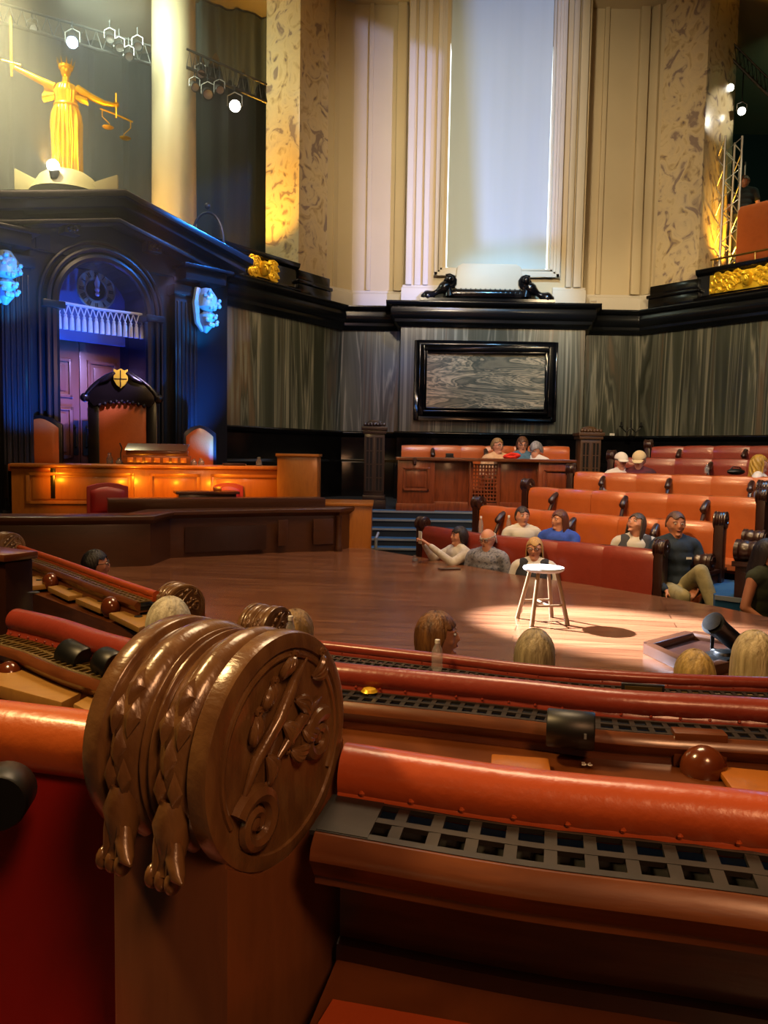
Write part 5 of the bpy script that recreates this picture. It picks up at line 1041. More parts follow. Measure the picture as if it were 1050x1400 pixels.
def person(px, py, Y, label, yaw=0, skin='fair', hair=('short', '#4a3020', '#6b4a34'), top=None, bottom=None, lean=.0, hyaw=0, hpitch=0, hroll=0, arms=None, legs=None, vox=.011, scale=1.0, glasses=False, capc=None, stand=False, sleeves='long', vest=None, shoes=None, group=None, beard=None):
    """px,py = where the centre of the head stands in the room at depth Y"""
    global PNUM; PNUM += 1
    hc_l = Vector((0, .02 - .55 * math.sin(lean), .17 + .520 * math.cos(lean)))
    hz0 = 0 if not stand else .45
    Mp = Matrix.Rotation(yaw, 4, 'Z') @ Matrix.Scale(scale, 4); off = Mp @ (hc_l + Vector((0, 0, .43 + hz0)))
    base = P(px, py, Y) - off; t = thing('person', label, 'person', base, yaw, group); t.scale = (scale,) * 3
    S0 = Vector((0, 0, .43 + hz0))   # seat level
    def B(x, y, z): # torso-local, leaning about hip
        v = Vector((x, y, z)); v = Matrix.Rotation(lean, 3, 'X') @ v; return S0 + v
    m = MB(); T = MB()
    sw = .185
    def torso(q, g):
        for z, rx, ry in ((.06, .165, .125), (.16, .145, .11), (.27, .145, .105), (.38, .165, .112), (.46, .16, .10)): q.ball(B(0, .0, z), (rx + g, ry + g, .10 + g), None, 16)
        cap(q, B(-sw + .03, .01, .50), B(sw - .03, .01, .50), .062 + g, .062 + g); cap(q, B(-.10, .015, .53), B(.10, .015, .53), .05 + g, .05 + g); cap(q, B(-.05, .015, .555), B(.05, .015, .555), .045 + g, .045 + g)
    torso(m, 0); torso(T, .014)
    cap(m, B(0, .015, .50), B(0, -.0, .62), .062, .054)
    MH = Matrix.Translation(S0 + Matrix.Rotation(lean, 3, 'X') @ Vector((0, -.01, .0)) + Vector((0, 0, 0)) + (hc_l - Vector((0, 0, 0)))) if False else Matrix.Translation(S0 + hc_l) @ Matrix.Rotation(hyaw, 4, 'Z') @ Matrix.Rotation(hpitch, 4, 'X') @ Matrix.Rotation(hroll, 4, 'Y') @ Matrix.Diagonal((1.07, 1.04, 1.0, 1))
    cap(m, B(0, 0, .60), S0 + hc_l + Vector((0, .02, -.05)), .054, .054)
    head_mesh(m, MH)
    arms = arms or {'L': ((-.25, -.02, .26), (-.12, -.26, .14)), 'R': ((.25, -.02, .26), (.12, -.26, .14))}
    for k, s in (('L', -1), ('R', 1)):
        el, ha = B(*arms[k][0]), B(*arms[k][1]); sh = B(s * sw, .01, .49); d = (ha - el).normalized()
        cap(m, sh, el, .048, .038); cap(m, el, ha, .037, .026); pn = Vector((0, 0, -1)) if abs(d.z) < .8 else Vector((-s, 0, 0)); hand(m, ha, d, pn, .98, .45)
        if sleeves != 'none':
            cap(T, sh, el if sleeves == 'long' else sh.lerp(el, .65), .064, .054 if sleeves == 'long' else .058)
            if sleeves == 'long': cap(T, el, ha.lerp(el, .08), .053, .038)
    legs = legs or ({'L': ((-.11, -.36, .03), (-.11, -.24, -.40)), 'R': ((.11, -.36, .03), (.11, -.24, -.40))} if not stand else {'L': ((-.1, -.03, -.42), (-.1, .0, -.85)), 'R': ((.1, -.03, -.42), (.1, .0, -.85))})
    Q = MB(); Sh = MB()
    for k, s in (('L', -1), ('R', 1)):
        hip = S0 + Vector((s * .09, 0, .07)); kn = S0 + Vector(legs[k][0]) + Vector((0, 0, .04)); ft = S0 + Vector(legs[k][1]) + Vector((0, 0, .07))
        cap(m, hip, kn, .082, .055); cap(m, kn, ft, .052, .036); cap(Q, hip, kn, .096, .070); cap(Q, kn, ft.lerp(kn, .06), .068, .055)
        toe = ft + Vector((0, -.15, -.035)) ; cap(m, ft + Vector((0, .02, -.03)), toe, .034, .026); cap(Sh, ft + Vector((0, .04, -.03)), toe, .044, .036)
    Q.ball(S0 + Vector((0, .01, .07)), (.18, .14, .10), None, 14)
    body = remeshed(m, 'body', vox, SK[skin], t)
    remeshed(T, 'top', .013, top or cloth('#555555'), t, 6); remeshed(Q, 'trousers', .014, bottom or cloth('#22242a'), t, 5); remeshed(Sh, 'shoes', .013, shoes or m_blackpl, t, 3)
    if vest:
        Vv = MB(); 
        for z, rx, ry in ((.06, .165, .125), (.16, .145, .11), (.27, .145, .105), (.38, .16, .112)): Vv.ball(B(0, .0, z), (rx + .032, ry + .034, .13), None, 16)
        cap(Vv, B(-.10, .01, .50), B(-.10, 0, .4), .094, .115); cap(Vv, B(.10, .01, .50), B(.10, 0, .4), .094, .115); remeshed(Vv, 'waistcoat', .013, vest, t, 5)
    for s in (-1, 1):
        e = MB(); e.ball((s * .030, -.0795, .013), (.0125, .008, .0075), MH, 10); ey = e.build('eye', m_capw, t); e = MB(); e.ball((s * .030, -.0865, .013), (.005, .003, .005), MH, 8); e.build('iris', m_void, ey)
        e = MB(); e.tube([(s * .014, -.090, .030), (s * .030, -.091, .036), (s * .048, -.080, .031)], .0035, 6, MH); e.build('eyebrow', hairm(hair[1], hair[2]) if hair else m_void, t)
    e = MB(); e.ball((0, -.0955, -.051), (.020, .004, .0055), MH, 10); e.build('lips', mat('lip', '#8c4a40', rough=.5), t)
    if hair:
        h = hair_mesh(hair[0], PNUM); hb = MB(); hb.add(h.v, h.f, MH); ho = hb.build('hair', hairm(hair[1], hair[2]), t, smooth=True); so = ho.modifiers.new('solid', 'SOLIDIFY'); so.thickness = .012; so.offset = -1
    if glasses:
        g = MB()
        for s in (-1, 1): g.tube([(s * (.031) + .022 * math.cos(w * math.pi / 8), -.097 + .006 * abs(math.cos(w * math.pi / 8)), .012 + .017 * math.sin(w * math.pi / 8)) for w in range(17)], .0024, 5, MH); g.tube([(s * .052, -.09, .014), (s * .078, -.02, .012), (s * .08, .01, .008)], .0022, 5, MH)
        g.tube([(-.01, -.099, .014), (.01, -.099, .014)], .0022, 5, MH); g.build('glasses', m_blackpl, t)
    if capc:
        c = MB(); c.grid(lambda u, v: (.092 * math.sin(v * 1.5) * math.sin(u * 6.2832), .112 * math.sin(v * 1.5) * -math.cos(u * 6.2832) + .004, .035 + .105 * math.cos(v * 1.5)), 32, 10, MH, closed_u=True); co = c.build('cap', capc, t); so = co.modifiers.new('s', 'SOLIDIFY'); so.thickness = .006
        c = MB(); c.grid(lambda u, v: ((u - .5) * .15 * (1 - .25 * v), -.095 - .075 * v * math.sqrt(max(0, 1 - ((u - .5) * 1.7) ** 2)), .045 - .02 * v + .012 * math.cos((u - .5) * 3)), 12, 4, MH); b_ = c.build('cap_brim', capc, t); so = b_.modifiers.new('s', 'SOLIDIFY'); so.thickness = .004
    t['_h'] = 0; del t['_h']
    return t, MH, base
stripe = cloth('#c9c4b6', '#4c4a4a', 'wave', 9, (1, 1, 1))
plaid = cloth('#3e4456', '#8a8a94', 'noise', 26, (1, 1, 1))
TUCK = {'L': ((-.11, -.30, .0), (-.11, -.06, -.38)), 'R': ((.11, -.30, .0), (.11, -.06, -.38))}
UP_ = {'L': ((-.24, -.20, .40), (-.14, -.40, .60)), 'R': ((.22, -.22, .40), (.02, -.42, .60))}
# front row of the far block, heads at bench-top height
t, MH, base = person(628, 733, 9.35, 'woman in a white cardigan with dark bob, raising a phone in both hands', R(-62), hair=('bob', '#15100e', '#2a1e1a'), top=cloth('#cfc8bd', '#b9b0a4'), hyaw=R(-12), hpitch=R(0), arms=UP_, vox=.0095)
Mw = tmat(base, R(-62)); hp = Mw @ Vector((-.06, -.50, 1.06))
ph = thing('phone', 'white phone held up by the woman in the white cardigan', 'phone', hp, R(-62)); m = MB(); m.box(-.038, .038, -.004, .004, -.02, .13); m.build('case', m_capw, ph, bevel=.004); m = MB(); m.box(-.034, .034, .004, .0055, -.014, .124); m.build('screen', m_blackpl, ph)
person(667, 737, 9.0, 'bald man in glasses and a blue-grey checked shirt on the front row', R(-25), hair=('balding', '#9a9085', '#c0b8ac'), top=plaid, bottom=cloth('#3a3a40'), glasses=True, lean=R(10), hyaw=R(-14), hpitch=R(16), scale=1.06)
person(731, 750, 8.55, 'woman with shoulder-length blonde hair and dark glasses behind the stool', R(-12), hair=('shoulder', '#9a7444', '#c9a467'), top=cloth('#c4bfb6'), glasses=True, hyaw=R(-8), hpitch=R(6), vest=cloth('#14161c', '#2a2c34', 'noise', 20), scale=1.05)
# second row
person(714, 706, 9.35, 'woman with tied dark hair in a striped top on the second row', R(6), hair=('short', '#1c120e', '#33231b'), top=stripe, sleeves='short', hyaw=R(4), scale=1.0, legs=TUCK)
person(765, 711, 8.95, 'woman with auburn hair in a royal blue top looking to the left', R(-22), hair=('shoulder', '#3a1c10', '#6a3820'), top=cloth('#1f3f9a', '#2b4db0'), sleeves='short', hyaw=R(-40), scale=1.0, arms={'L': ((-.22, -.05, .24), (-.02, -.22, .10)), 'R': ((.20, -.16, .22), (.02, -.22, .36))}, legs=TUCK)
person(870, 717, 8.4, 'woman in a grey waistcoat over white sleeves tilting her head back', R(-15), hair=('shoulder', '#2a2018', '#574838'), top=cloth('#b9b6ae'), vest=cloth('#3a3c44'), hyaw=R(-38), hpitch=R(-22), scale=1.05, legs={'L': ((-.11, -.14, -.02), (-.11, .04, -.38)), 'R': ((.11, -.14, -.02), (.11, .04, -.38))}, arms={'L': ((-.24, .0, .26), (-.10, -.13, .14)), 'R': ((.24, .0, .26), (.10, -.13, .14))})
tm, MHm, bm_ = person(924, 717, 8.1, 'man in a navy zip-neck pullover and khaki trousers with legs crossed', R(2), skin='tan', hair=('crop', '#3a2416', '#5a3a24'), top=cloth('#0e1a28', '#16283a'), bottom=cloth('#7d7450', '#8f8660'), hyaw=R(-4), scale=1.12, vox=.010,
       arms={'L': ((-.27, -.02, .24), (-.16, -.22, .10)), 'R': ((.28, -.06, .20), (.10, -.26, .12))}, legs={'L': ((-.08, -.40, .04), (-.10, -.36, -.40)), 'R': ((.06, -.42, .27), (.17, -.60, -.20))}, shoes=cloth('#3c3a30'))
m = MB(); m.box(.05, .10, -.135, -.128, .81, .83); m.build('chest_logo', m_capw, tm)
# fifth row with caps
person(849, 631, 11.2, 'person in a white cap and pale shirt on the fifth row', R(0), hair=('crop', '#3a2a20', '#4f3a2c'), capc=cloth('#d8d2c2'), top=cloth('#cfcabf'), hpitch=R(12))
person(874, 629, 11.1, 'person with fair hair under a cream cap in a maroon and navy jacket, looking down', R(-28), hair=('short', '#b89a6a', '#d6bd90'), capc=cloth('#cdb98c'), top=cloth('#2a1a2c', '#5a2030', 'noise', 6), lean=R(12), hpitch=R(26))
person(1038, 634, 10.25, 'person with long curly golden hair at the right end of the fifth row', R(55), hair=('curly', '#7a5a14', '#c29a34'), top=cloth('#d0cbc0'), hyaw=R(12))
# far desk
person(680, 610, 12.95, 'person with short grey-blonde hair and glasses behind the far desk', R(12), hair=('short', '#6f5230', '#a58554'), top=cloth('#d8b48a', '#c9a076'), glasses=True, scale=1.12, hyaw=R(20), legs=TUCK)
person(714, 608, 12.95, 'woman with brown hair and glasses in a denim shirt behind the far desk', R(0), hair=('bob', '#3a2112', '#6b4526'), top=cloth('#35586e', '#4a6e86'), glasses=True, scale=1.12, hpitch=R(10), legs=TUCK)
person(733, 614, 12.85, 'person with silver hair in white bowing low beside the woman in denim', R(-40), hair=('bob', '#5e6068', '#a0a2a8'), top=cloth('#d2d0cc'), lean=R(14), hpitch=R(40), scale=1.1, legs=TUCK)
pp = P(697, 622, 12.4); t = thing('red_jacket', 'bright red jacket bundled on the far desk between two people', 'jacket', (pp.x, 12.3, 1.262)); m = MB(); m.ball((0, 0, .03), (.13, .07, .045)); m.ball((.08, 0, .05), (.08, .06, .04)); m.build('bundle', cloth('#c42410', '#e03018'), t); m = MB(); m.tube([(-.1, -.03, .04), (.0, -.06, .08), (.1, -.02, .07)], .022, 8); m.build('sleeve', cloth('#c42410', '#e03018'), t)
# right edge
person(1048, 757, 6.9, 'dark-haired person in a sleeveless olive top at the right edge of the stage', R(35), skin='tan', hair=('long', '#0d0908', '#1d1411'), top=cloth('#23281a', '#30361f'), sleeves='none', lean=R(12), hpitch=R(12), scale=1.1)
# gallery
person(1018, 249, G(.95, 1.9, 0).y, 'person in a black t-shirt standing on the right gallery with back turned', R(150), skin='fair', hair=('crop', '#5a3218', '#7a4a28'), top=cloth('#121314'), sleeves='short', lean=R(14), stand=True, hpitch=R(25), scale=1.05)
# foreground row, seen from behind
person(598, 869, 3.75, 'woman with a brown bob in profile in front of the stage', R(112), hair=('bob', '#3a1c0e', '#8a5f34'), top=cloth('#2a2a30'), hyaw=R(-22), vox=.008, scale=1.0)
person(731, 896, 3.45, 'person with shaggy ash-blonde hair seen from behind, below the stool', R(175), hair=('shoulder', '#6f6248', '#b3a582'), top=cloth('#30303a'), vox=.011)
person(949, 921, 3.4, 'person with blonde hair parted at the crown beside the stage hatch', R(180), hair=('bob', '#7d6636', '#c7a862'), top=cloth('#333'), vox=.011, scale=.95) if False else person(949, 923, 3.4, 'person with blonde hair parted at the crown beside the stage hatch', R(180), hair=('bob', '#7d6636', '#c7a862'), top=cloth('#33333a'), scale=.95)
person(1031, 900, 3.3, 'person with long pale blonde hair at the right edge in front of the stage', R(165), hair=('shoulder', '#8a7a55', '#d2c298'), top=cloth('#8a8a86'))
person(232, 856, 3.15, 'white-haired person seen from behind just beyond the carved bench end', R(170), hair=('short', '#8a826c', '#c9c2a8'), top=cloth('#2c2c30'))
person(131, 772, 6.2, 'person with dark curly hair and glasses looking right by the left stage edge', R(110), skin='tan', hair=('short', '#0b0807', '#1a1210'), top=cloth('#1a1a1e'), glasses=True)
person(404, 868, 3.6, 'person with sandy hair mostly hidden behind the carved scroll', R(160), hair=('short', '#5a421f', '#96753c'), top=cloth('#2c2c30'))
# ================================================================== foreground desk rows
def stud_row(m, pts, n, z, r, count):
    for k in range(count):
        u = (k + .5) / count * (len(pts) - 1); i = min(int(u), len(pts) - 2); p = pts[i].lerp(pts[i + 1], u - i); d = (pts[i + 1] - pts[i]).xy.normalized(); q = Vector((p.x + d.y * n, p.y - d.x * n, p.z + z)); m.ball(q, r, None, 8)
def desk_row(path, label, r=.042, leather=m_rollred, gz=-.065, g0=.035, g1=.125, pitch=.042, fascia=-.175, shelf=.36, grillemat=m_grille, studs=18, rows=2, wood=m_wood, cls='desk_row', back=True, knobs=(), lampsat=(), group=None, lumps=.0, fn=None, solid=False):
    fn = g1 if fn is None else fn
    path = [Vector(p) for p in path]; pts = smoothpath(path, 30); c = pts[15]
    t = thing(cls, label, 'desk', (c.x, c.y, c.z - .8))
    sec = [(r * math.cos(2 * math.pi * k / 20), -r + r * math.sin(2 * math.pi * k / 20)) for k in range(20)]
    m = MB(); m.sweep(pts, sec, wob=lambda u, a, z: (a * (1 + lumps * math.sin(u * 37) * .5), z + lumps * .02 * math.sin(u * 23))); m.build('leather_roll', leather, t, world=True)
    m = MB(); m.sweep(pts, [(-.01, gz - .01), (r * .70, -r * 1.35), (r * .85, gz + .008), (r * .95, gz + .003), (r * .95, gz - .01)], wob=lambda u, a, z: (a + .003 * math.sin(u * 90) if a > .01 else a, z)); sk = m.build('leather_skirt', leather, t, world=True)
    m = MB(); stud_row(m, pts, r * .9, gz + .008, r * .13, studs); m.build('stud_trim', leather, sk, world=True)
    # grille
    m = MB(); L = sum((b - a).length for a, b in zip(pts, pts[1:])); 
    bars = [g0 + .004, (g0 + g1) / 2, g1 - .006] if rows == 2 else [g0 + .004, g1 - .006]
    for n_ in bars: m.sweep(pts, [(n_ - .006, gz - .006), (n_ + .006, gz - .006), (n_ + .006, gz), (n_ - .006, gz)])
    cnt = int(L / pitch); rp = resample(pts, cnt + 1)
    for k in range(cnt + 1):
        p = rp[k]; a, b = rp[max(k - 1, 0)], rp[min(k + 1, cnt)]; d = (b - a).xy.normalized(); nn = Vector((d.y, -d.x)); M = Matrix.Translation(p) @ Matrix.Rotation(math.atan2(d.y, d.x), 4, 'Z'); m.box(-pitch * .17, pitch * .17, -g1, -g0, gz - .006, gz - .0005, M)
    m.build('ventilation_grille', grillemat, t, world=True, smooth=False)
    if cls == 'desk_row' and rows == 2 and solid: m = MB(); m.sweep(pts[:3], [(g0, gz - .005), (g1 - .002, gz - .005), (g1 - .002, gz + .0008), (g0, gz + .0008)]); m.build('blank_plate', grillemat, t, world=True, smooth=False)
    m = MB(); m.sweep(pts, [(-.03, gz - .05), (g1 - .01, gz - .05), (g1 - .01, gz - .03), (-.03, gz - .03)]); m.build('duct_floor', m_void, t, world=True, smooth=False)
    m = MB(); m.sweep(pts, [(g1 - .012, gz - .05), (g1 - .012, gz - .001), (g1 + .004, gz - .001), (g1 + .018, gz - .012), (g1 + .022, gz - .024), (g1 + .014, gz - .036), (g1 + .004, gz - .05)]); m.build('nosing', wood, t, world=True)
    m = MB(); m.sweep(pts, [(fn - .12, fascia), (fn - .12, gz - .05), (g1 - .0, gz - .05), (g1 + .0, gz - .062), (fn + .012, gz - .080), (fn + .012, gz - .092), (fn - .004, gz - .096), (fn - .008, fascia)]); m.build('fascia', wood, t, world=True)
    if shelf: m = MB(); m.sweep(pts, [(-.02, fascia - .03), (-.02, fascia), (shelf, fascia - .012), (shelf, fascia - .035)]); m.build('shelf', wood, t, world=True, bevel=.003)
    m = MB(); m.sweep(pts, [(-.03, fascia - .7), (-.03, fascia + .02), (.03, fascia + .02), (.03, fascia - .7)]); m.build('back_board', m_wooddark, t, world=True)
    def at(px):
        k = min(range(len(pts)), key=lambda i: abs(525 + F * pts[i].x / pts[i].y - px)); d = (pts[min(k + 1, 29)] - pts[max(k - 1, 0)]).xy.normalized(); return pts[k], Vector((d.y, -d.x, 0)), math.atan2(d.y, d.x)
    for px, rr, plate in knobs:
        p, n_, an = at(px); M = Matrix.Translation(p + n_ * (g1 + .0) + Vector((0, 0, fascia * .5 + gz * .5 - .035 + (.010 if plate else 0)))) @ Matrix.Rotation(an, 4, 'Z')
        inv = PM[t.name].inverted() @ M
        if plate: m = MB(); m.box(-rr * 1.15, rr * 1.15, -.012, .03, -rr * 1.05, rr * 1.35, inv); pl = m.build('knob_plate', wood, t, bevel=.004)
        m = MB(); m.ball((0, -rr * .75, 0), (rr, rr * .85, rr), inv, 20); m.build('wooden_knob', m_knob, t)
    return t, at, pts
rowC, atC, ptsC = desk_row([(-.045, .964, .928), (.18, .915, .918), (.44, .855, .920), (.80, .755, .918)], 'nearest desk row with vermilion leather roll and open metal grille right of the carved scroll', r=.036, gz=-.054, g0=.030, fascia=-.27, fn=.02, solid=True, shelf=.70, studs=14, grillemat=m_grille, wood=m_wood)
m = MB(); p0, p1 = PZ(440, 1385, .742), PZ(640, 1400, .742); 
m.prism([tuple(PZ(455, 1368, .6625)), tuple(PZ(700, 1412, .6625)), tuple(PZ(720, 1500, .6625)), tuple(PZ(380, 1490, .6625))], (0, 0, .002)); m.build('writing_inlay', m_rollred, rowC, world=True)
zB = .74
ptB = [PZ(455, 905, zB), PZ(470, 907, zB), PZ(700, 928, zB), PZ(845, 943, zB), PZ(1050, 955, zB), PZ(1200, 968, zB)]
rowB, atB, ptsB = desk_row(ptB, 'second desk row with red leather roll, wooden knob and a black lamp, numbered 56', r=.032, leather=m_red, gz=-.06, g0=.03, g1=.12, pitch=.036, fascia=-.125, shelf=.55, studs=20, wood=m_wood, knobs=[(965, .050, True)])
zA = .55
ptA = [PZ(385, 870, zA), PZ(462, 878, zA), PZ(600, 893, zA), PZ(750, 910, zA), PZ(900, 920, zA), PZ(1060, 926, zA), PZ(1200, 930, zA)]
rowA, atA, ptsA = desk_row(ptA, 'third desk row with dark red studded leather roll just in front of the stage', r=.022, leather=m_red, gz=-.045, g0=.03, g1=.12, pitch=.036, fascia=-.2, shelf=.4, studs=20, wood=m_wooddark)
# left horseshoe arms of the rows
ptBl = [PZ(22, 832, .74), PZ(80, 845, .74), PZ(140, 864, .74), PZ(215, 884, .74), PZ(262, 905, .74)]
rowBl, atBl, _ = desk_row(ptBl, 'left desk row with dark glossy leather roll, pale grille and two black lamps', r=.040, leather=m_red, gz=-.085, g0=.03, g1=.13, pitch=.03, fascia=-.16, shelf=None, studs=20, grillemat=m_brassg, wood=m_wood, knobs=[(72, .045, False)])
ptAl = [PZ(27, 745, .56), PZ(90, 766, .56), PZ(150, 787, .56), PZ(214, 808, .56)]
rowAl, atAl, _ = desk_row(ptAl, 'farther left desk row with a thin red rail beside the stage edge', r=.022, leather=m_rollred, gz=-.045, g0=.03, g1=.10, pitch=.05, fascia=-.105, shelf=None, studs=14, grillemat=m_brassg, wood=m_wood, knobs=[(97, .06, False), (187, .06, False)])
m = MB(); m.add([PZ(285/4.375, 720+360/4.375, .36)], [])
# desk lids
def lid(t, quad, z, th=.03, mt=m_lid, name='desk_lid', pull=True):
    q = [PZ(x, y, z) for x, y in quad]; m = MB(); m.prism([(p.x, p.y, p.z - th) for p in q], (0, 0, th)); o = m.build(name, mt, t, world=True, bevel=.005)
    if pull:
        c = sum(q, Vector()) / 4; m = MB(); m.lathe([(.018, 0), (.022, .003), (.018, .005), (.012, .004)], 18, Matrix.Translation(c)); m.build('ring_pull', m_grille, o, world=True) if False else None
        me = MB(); me.lathe([(.018, 0), (.022, .003), (.018, .005), (.012, .004)], 18, PM[t.name].inverted() @ Matrix.Translation(c)); me.build('ring_pull', m_grille, o)
for q in ([(65, 802), (98, 797), (131, 810), (93, 815)], [(103, 818), (137, 813), (176, 826), (137, 832)], [(149, 838), (194, 832), (225, 846), (190, 858)], [(27, 790), (69, 785), (91, 796), (27, 803)], [(23, 778), (42, 774), (57, 780), (27, 786)]): lid(rowAl, q, .44)
m = MB()
q = [PZ(x, y, .40) for x, y in ((22, 800), (60, 775), (205, 842), (190, 864))]; m.prism([(p.x, p.y, -.3) for p in q], (0, 0, .69)); m.build('lid_boxes', m_wood, rowAl, world=True)
lid(rowBl, [(0, 914), (34, 898), (148, 929), (84, 960), (-20, 932)], .60, .04)
lid(rowBl, [(100, 962), (150, 934), (210, 950), (150, 985)], .60, .04)
m = MB(); q = [PZ(x, y, .54) for x, y in ((-30, 935), (84, 968), (160, 990), (150, 1010), (-40, 980))]; m.prism([(p.x, p.y, -.3) for p in q], (0, 0, .84)); m.build('desk_box', m_wood, rowBl, world=True)
m = MB(); q = [PZ(x, y, .582) for x, y in ((0, 905), (34, 897), (48, 901), (0, 915))]; m.prism([tuple(p) for p in q], (0, 0, .012)); m.build('pen_tray', m_lid, rowBl, world=True, bevel=.003)
# red pulls etc.: black desk lamps / speakers
def drum(px, py, Y, r, L, label, rz=0, tilt=0, screw=True, mount=True):
    c = P(px, py, Y); t = thing('desk_speaker', label, 'speaker', c, rz); M = Matrix.Rotation(tilt, 4, 'Y')
    m = MB(); m.lathe([(.001, -L / 2), (r * .94, -L / 2), (r, -L / 2 + r * .08), (r, L / 2 - r * .08), (r * .94, L / 2), (.001, L / 2)], 28, M, 'X'); m.build('housing', m_blackpl, t)
    m = MB()
    if not mount: m.box(-L * .5 - .004, -L * .5 + .001, -.012, .012, -.012, .012); m.build('grille_cap', m_grille, t); return t
    m.tube([(0, .02, -r * .3), (0, .05, -r * .5), (.01, .07, -r * .6)], [.016, .014, .018], 10); m.build('mount', m_blackpl, t)
    if screw: m = MB(); m.box(L * .28, L * .33, -r * 1.02, -r * .9, -.004, .008); m.build('badge', m_nosing, t)
    return t
drum(780, 997, 1.70, .043, .105, 'black cylindrical speaker under the grille above the number 56', R(-14))
drum(105, 899, 2.33, .046, .11, 'black cylindrical speaker on the left desk row, the larger left one', R(-38), R(6), False)
drum(150, 908, 2.20, .044, .07, 'black cylindrical speaker half hidden behind the carved scroll', R(-38), R(6), False)
drum(36, 765, 6.0, .06, .1, 'small black speaker beside the glass jar at the far left', R(-50), 0, False)
drum(155, 808, 4.75, .055, .1, 'small black speaker below the red rail on the far left desk row', R(-50), 0, False)
drum(3, 1088, .93, .036, .05, 'black round speaker on the red leather at the left edge', R(-80), 0, False, False)
p = P(22, 774, 5.9); t = thing('glass_jar', 'ribbed clear glass jar standing at the far left desk', 'jar', (p.x, p.y, p.z - .06)); m = MB(); m.lathe([(.04, 0), (.05, .02), (.05, .1), (.03, .125), (.03, .15), (.036, .16)], 18); m.build('jar_body', m_plastic, t); m = MB(); m.lathe([(.038, .155), (.038, .17), (.02, .175)], 18); m.build('stopper', m_glass, t)
# numbers on the shelf of the second row
c = PZ(803, 1049, .617); tx = bpy.data.curves.new('seat_number', 'FONT'); tx.body = '56'; tx.size = .026; tx.extrude = .0006; tx.align_x = 'CENTER'
to = bpy.data.objects.new('seat_number', tx); col.objects.link(to); dg = bpy.context.evaluated_depsgraph_get(); nm = bpy.data.meshes.new_from_object(to.evaluated_get(dg)); bpy.data.objects.remove(to)
nm.materials.clear(); nm.materials.append(m_capw); to = bpy.data.objects.new('seat_number', nm); col.objects.link(to); to.parent = rowB; to.matrix_local = PM[rowB.name].inverted() @ Matrix.Translation(c + Vector((0, 0, .004))) @ Matrix.Rotation(R(-6), 4, 'Z')
# open lids on row B shelf
for q in ([(672, 1030), (750, 1036), (756, 1066), (670, 1054)], [(978, 1046), (1080, 1056), (1090, 1090), (1003, 1080)]): lid(rowB, q, .630, .015, m_woodlight, 'desk_lid', False)
# bottle and small things
q = atA(608); bottle(q[0] + q[1] * .075 + Vector((0, 0, -.044)), 'clear white-capped water bottle on the studded desk row by the woman in profile', .115, .021)
q = atA(404); bottle(q[0] + q[1] * .075 + Vector((0, 0, -.044)), 'water bottle with white cap peeping over the carved scroll', .15, .022)
c = P(505, 944, 1.95); t = thing('coin_dish', 'small round brass cap lying on the grille near the scroll', 'cap', c - Vector((0, 0, .004))); m = MB(); m.lathe([(.001, 0), (.018, 0), (.02, .004), (.016, .009), (.001, .011)], 20); m.build('cap_top', m_gold, t); m = MB(); m.lathe([(.020, 0), (.022, .002), (.020, .004)], 20); m.build('rim', m_gold, t)
# small dark monitor plates on rail A
c = P(870, 917, 2.66); t = thing('name_plate', 'small grey plate set on the studded rail right of centre', 'plate', c - Vector((0, 0, .03)), R(-8)); m = MB(); m.box(-.07, .07, -.13, -.115, -.03, .02); m.build('plate', m_grille, t, bevel=.004); m = MB(); m.box(-.06, .06, -.1335, -.13, -.022, .012); m.build('face', m_brassg, t)
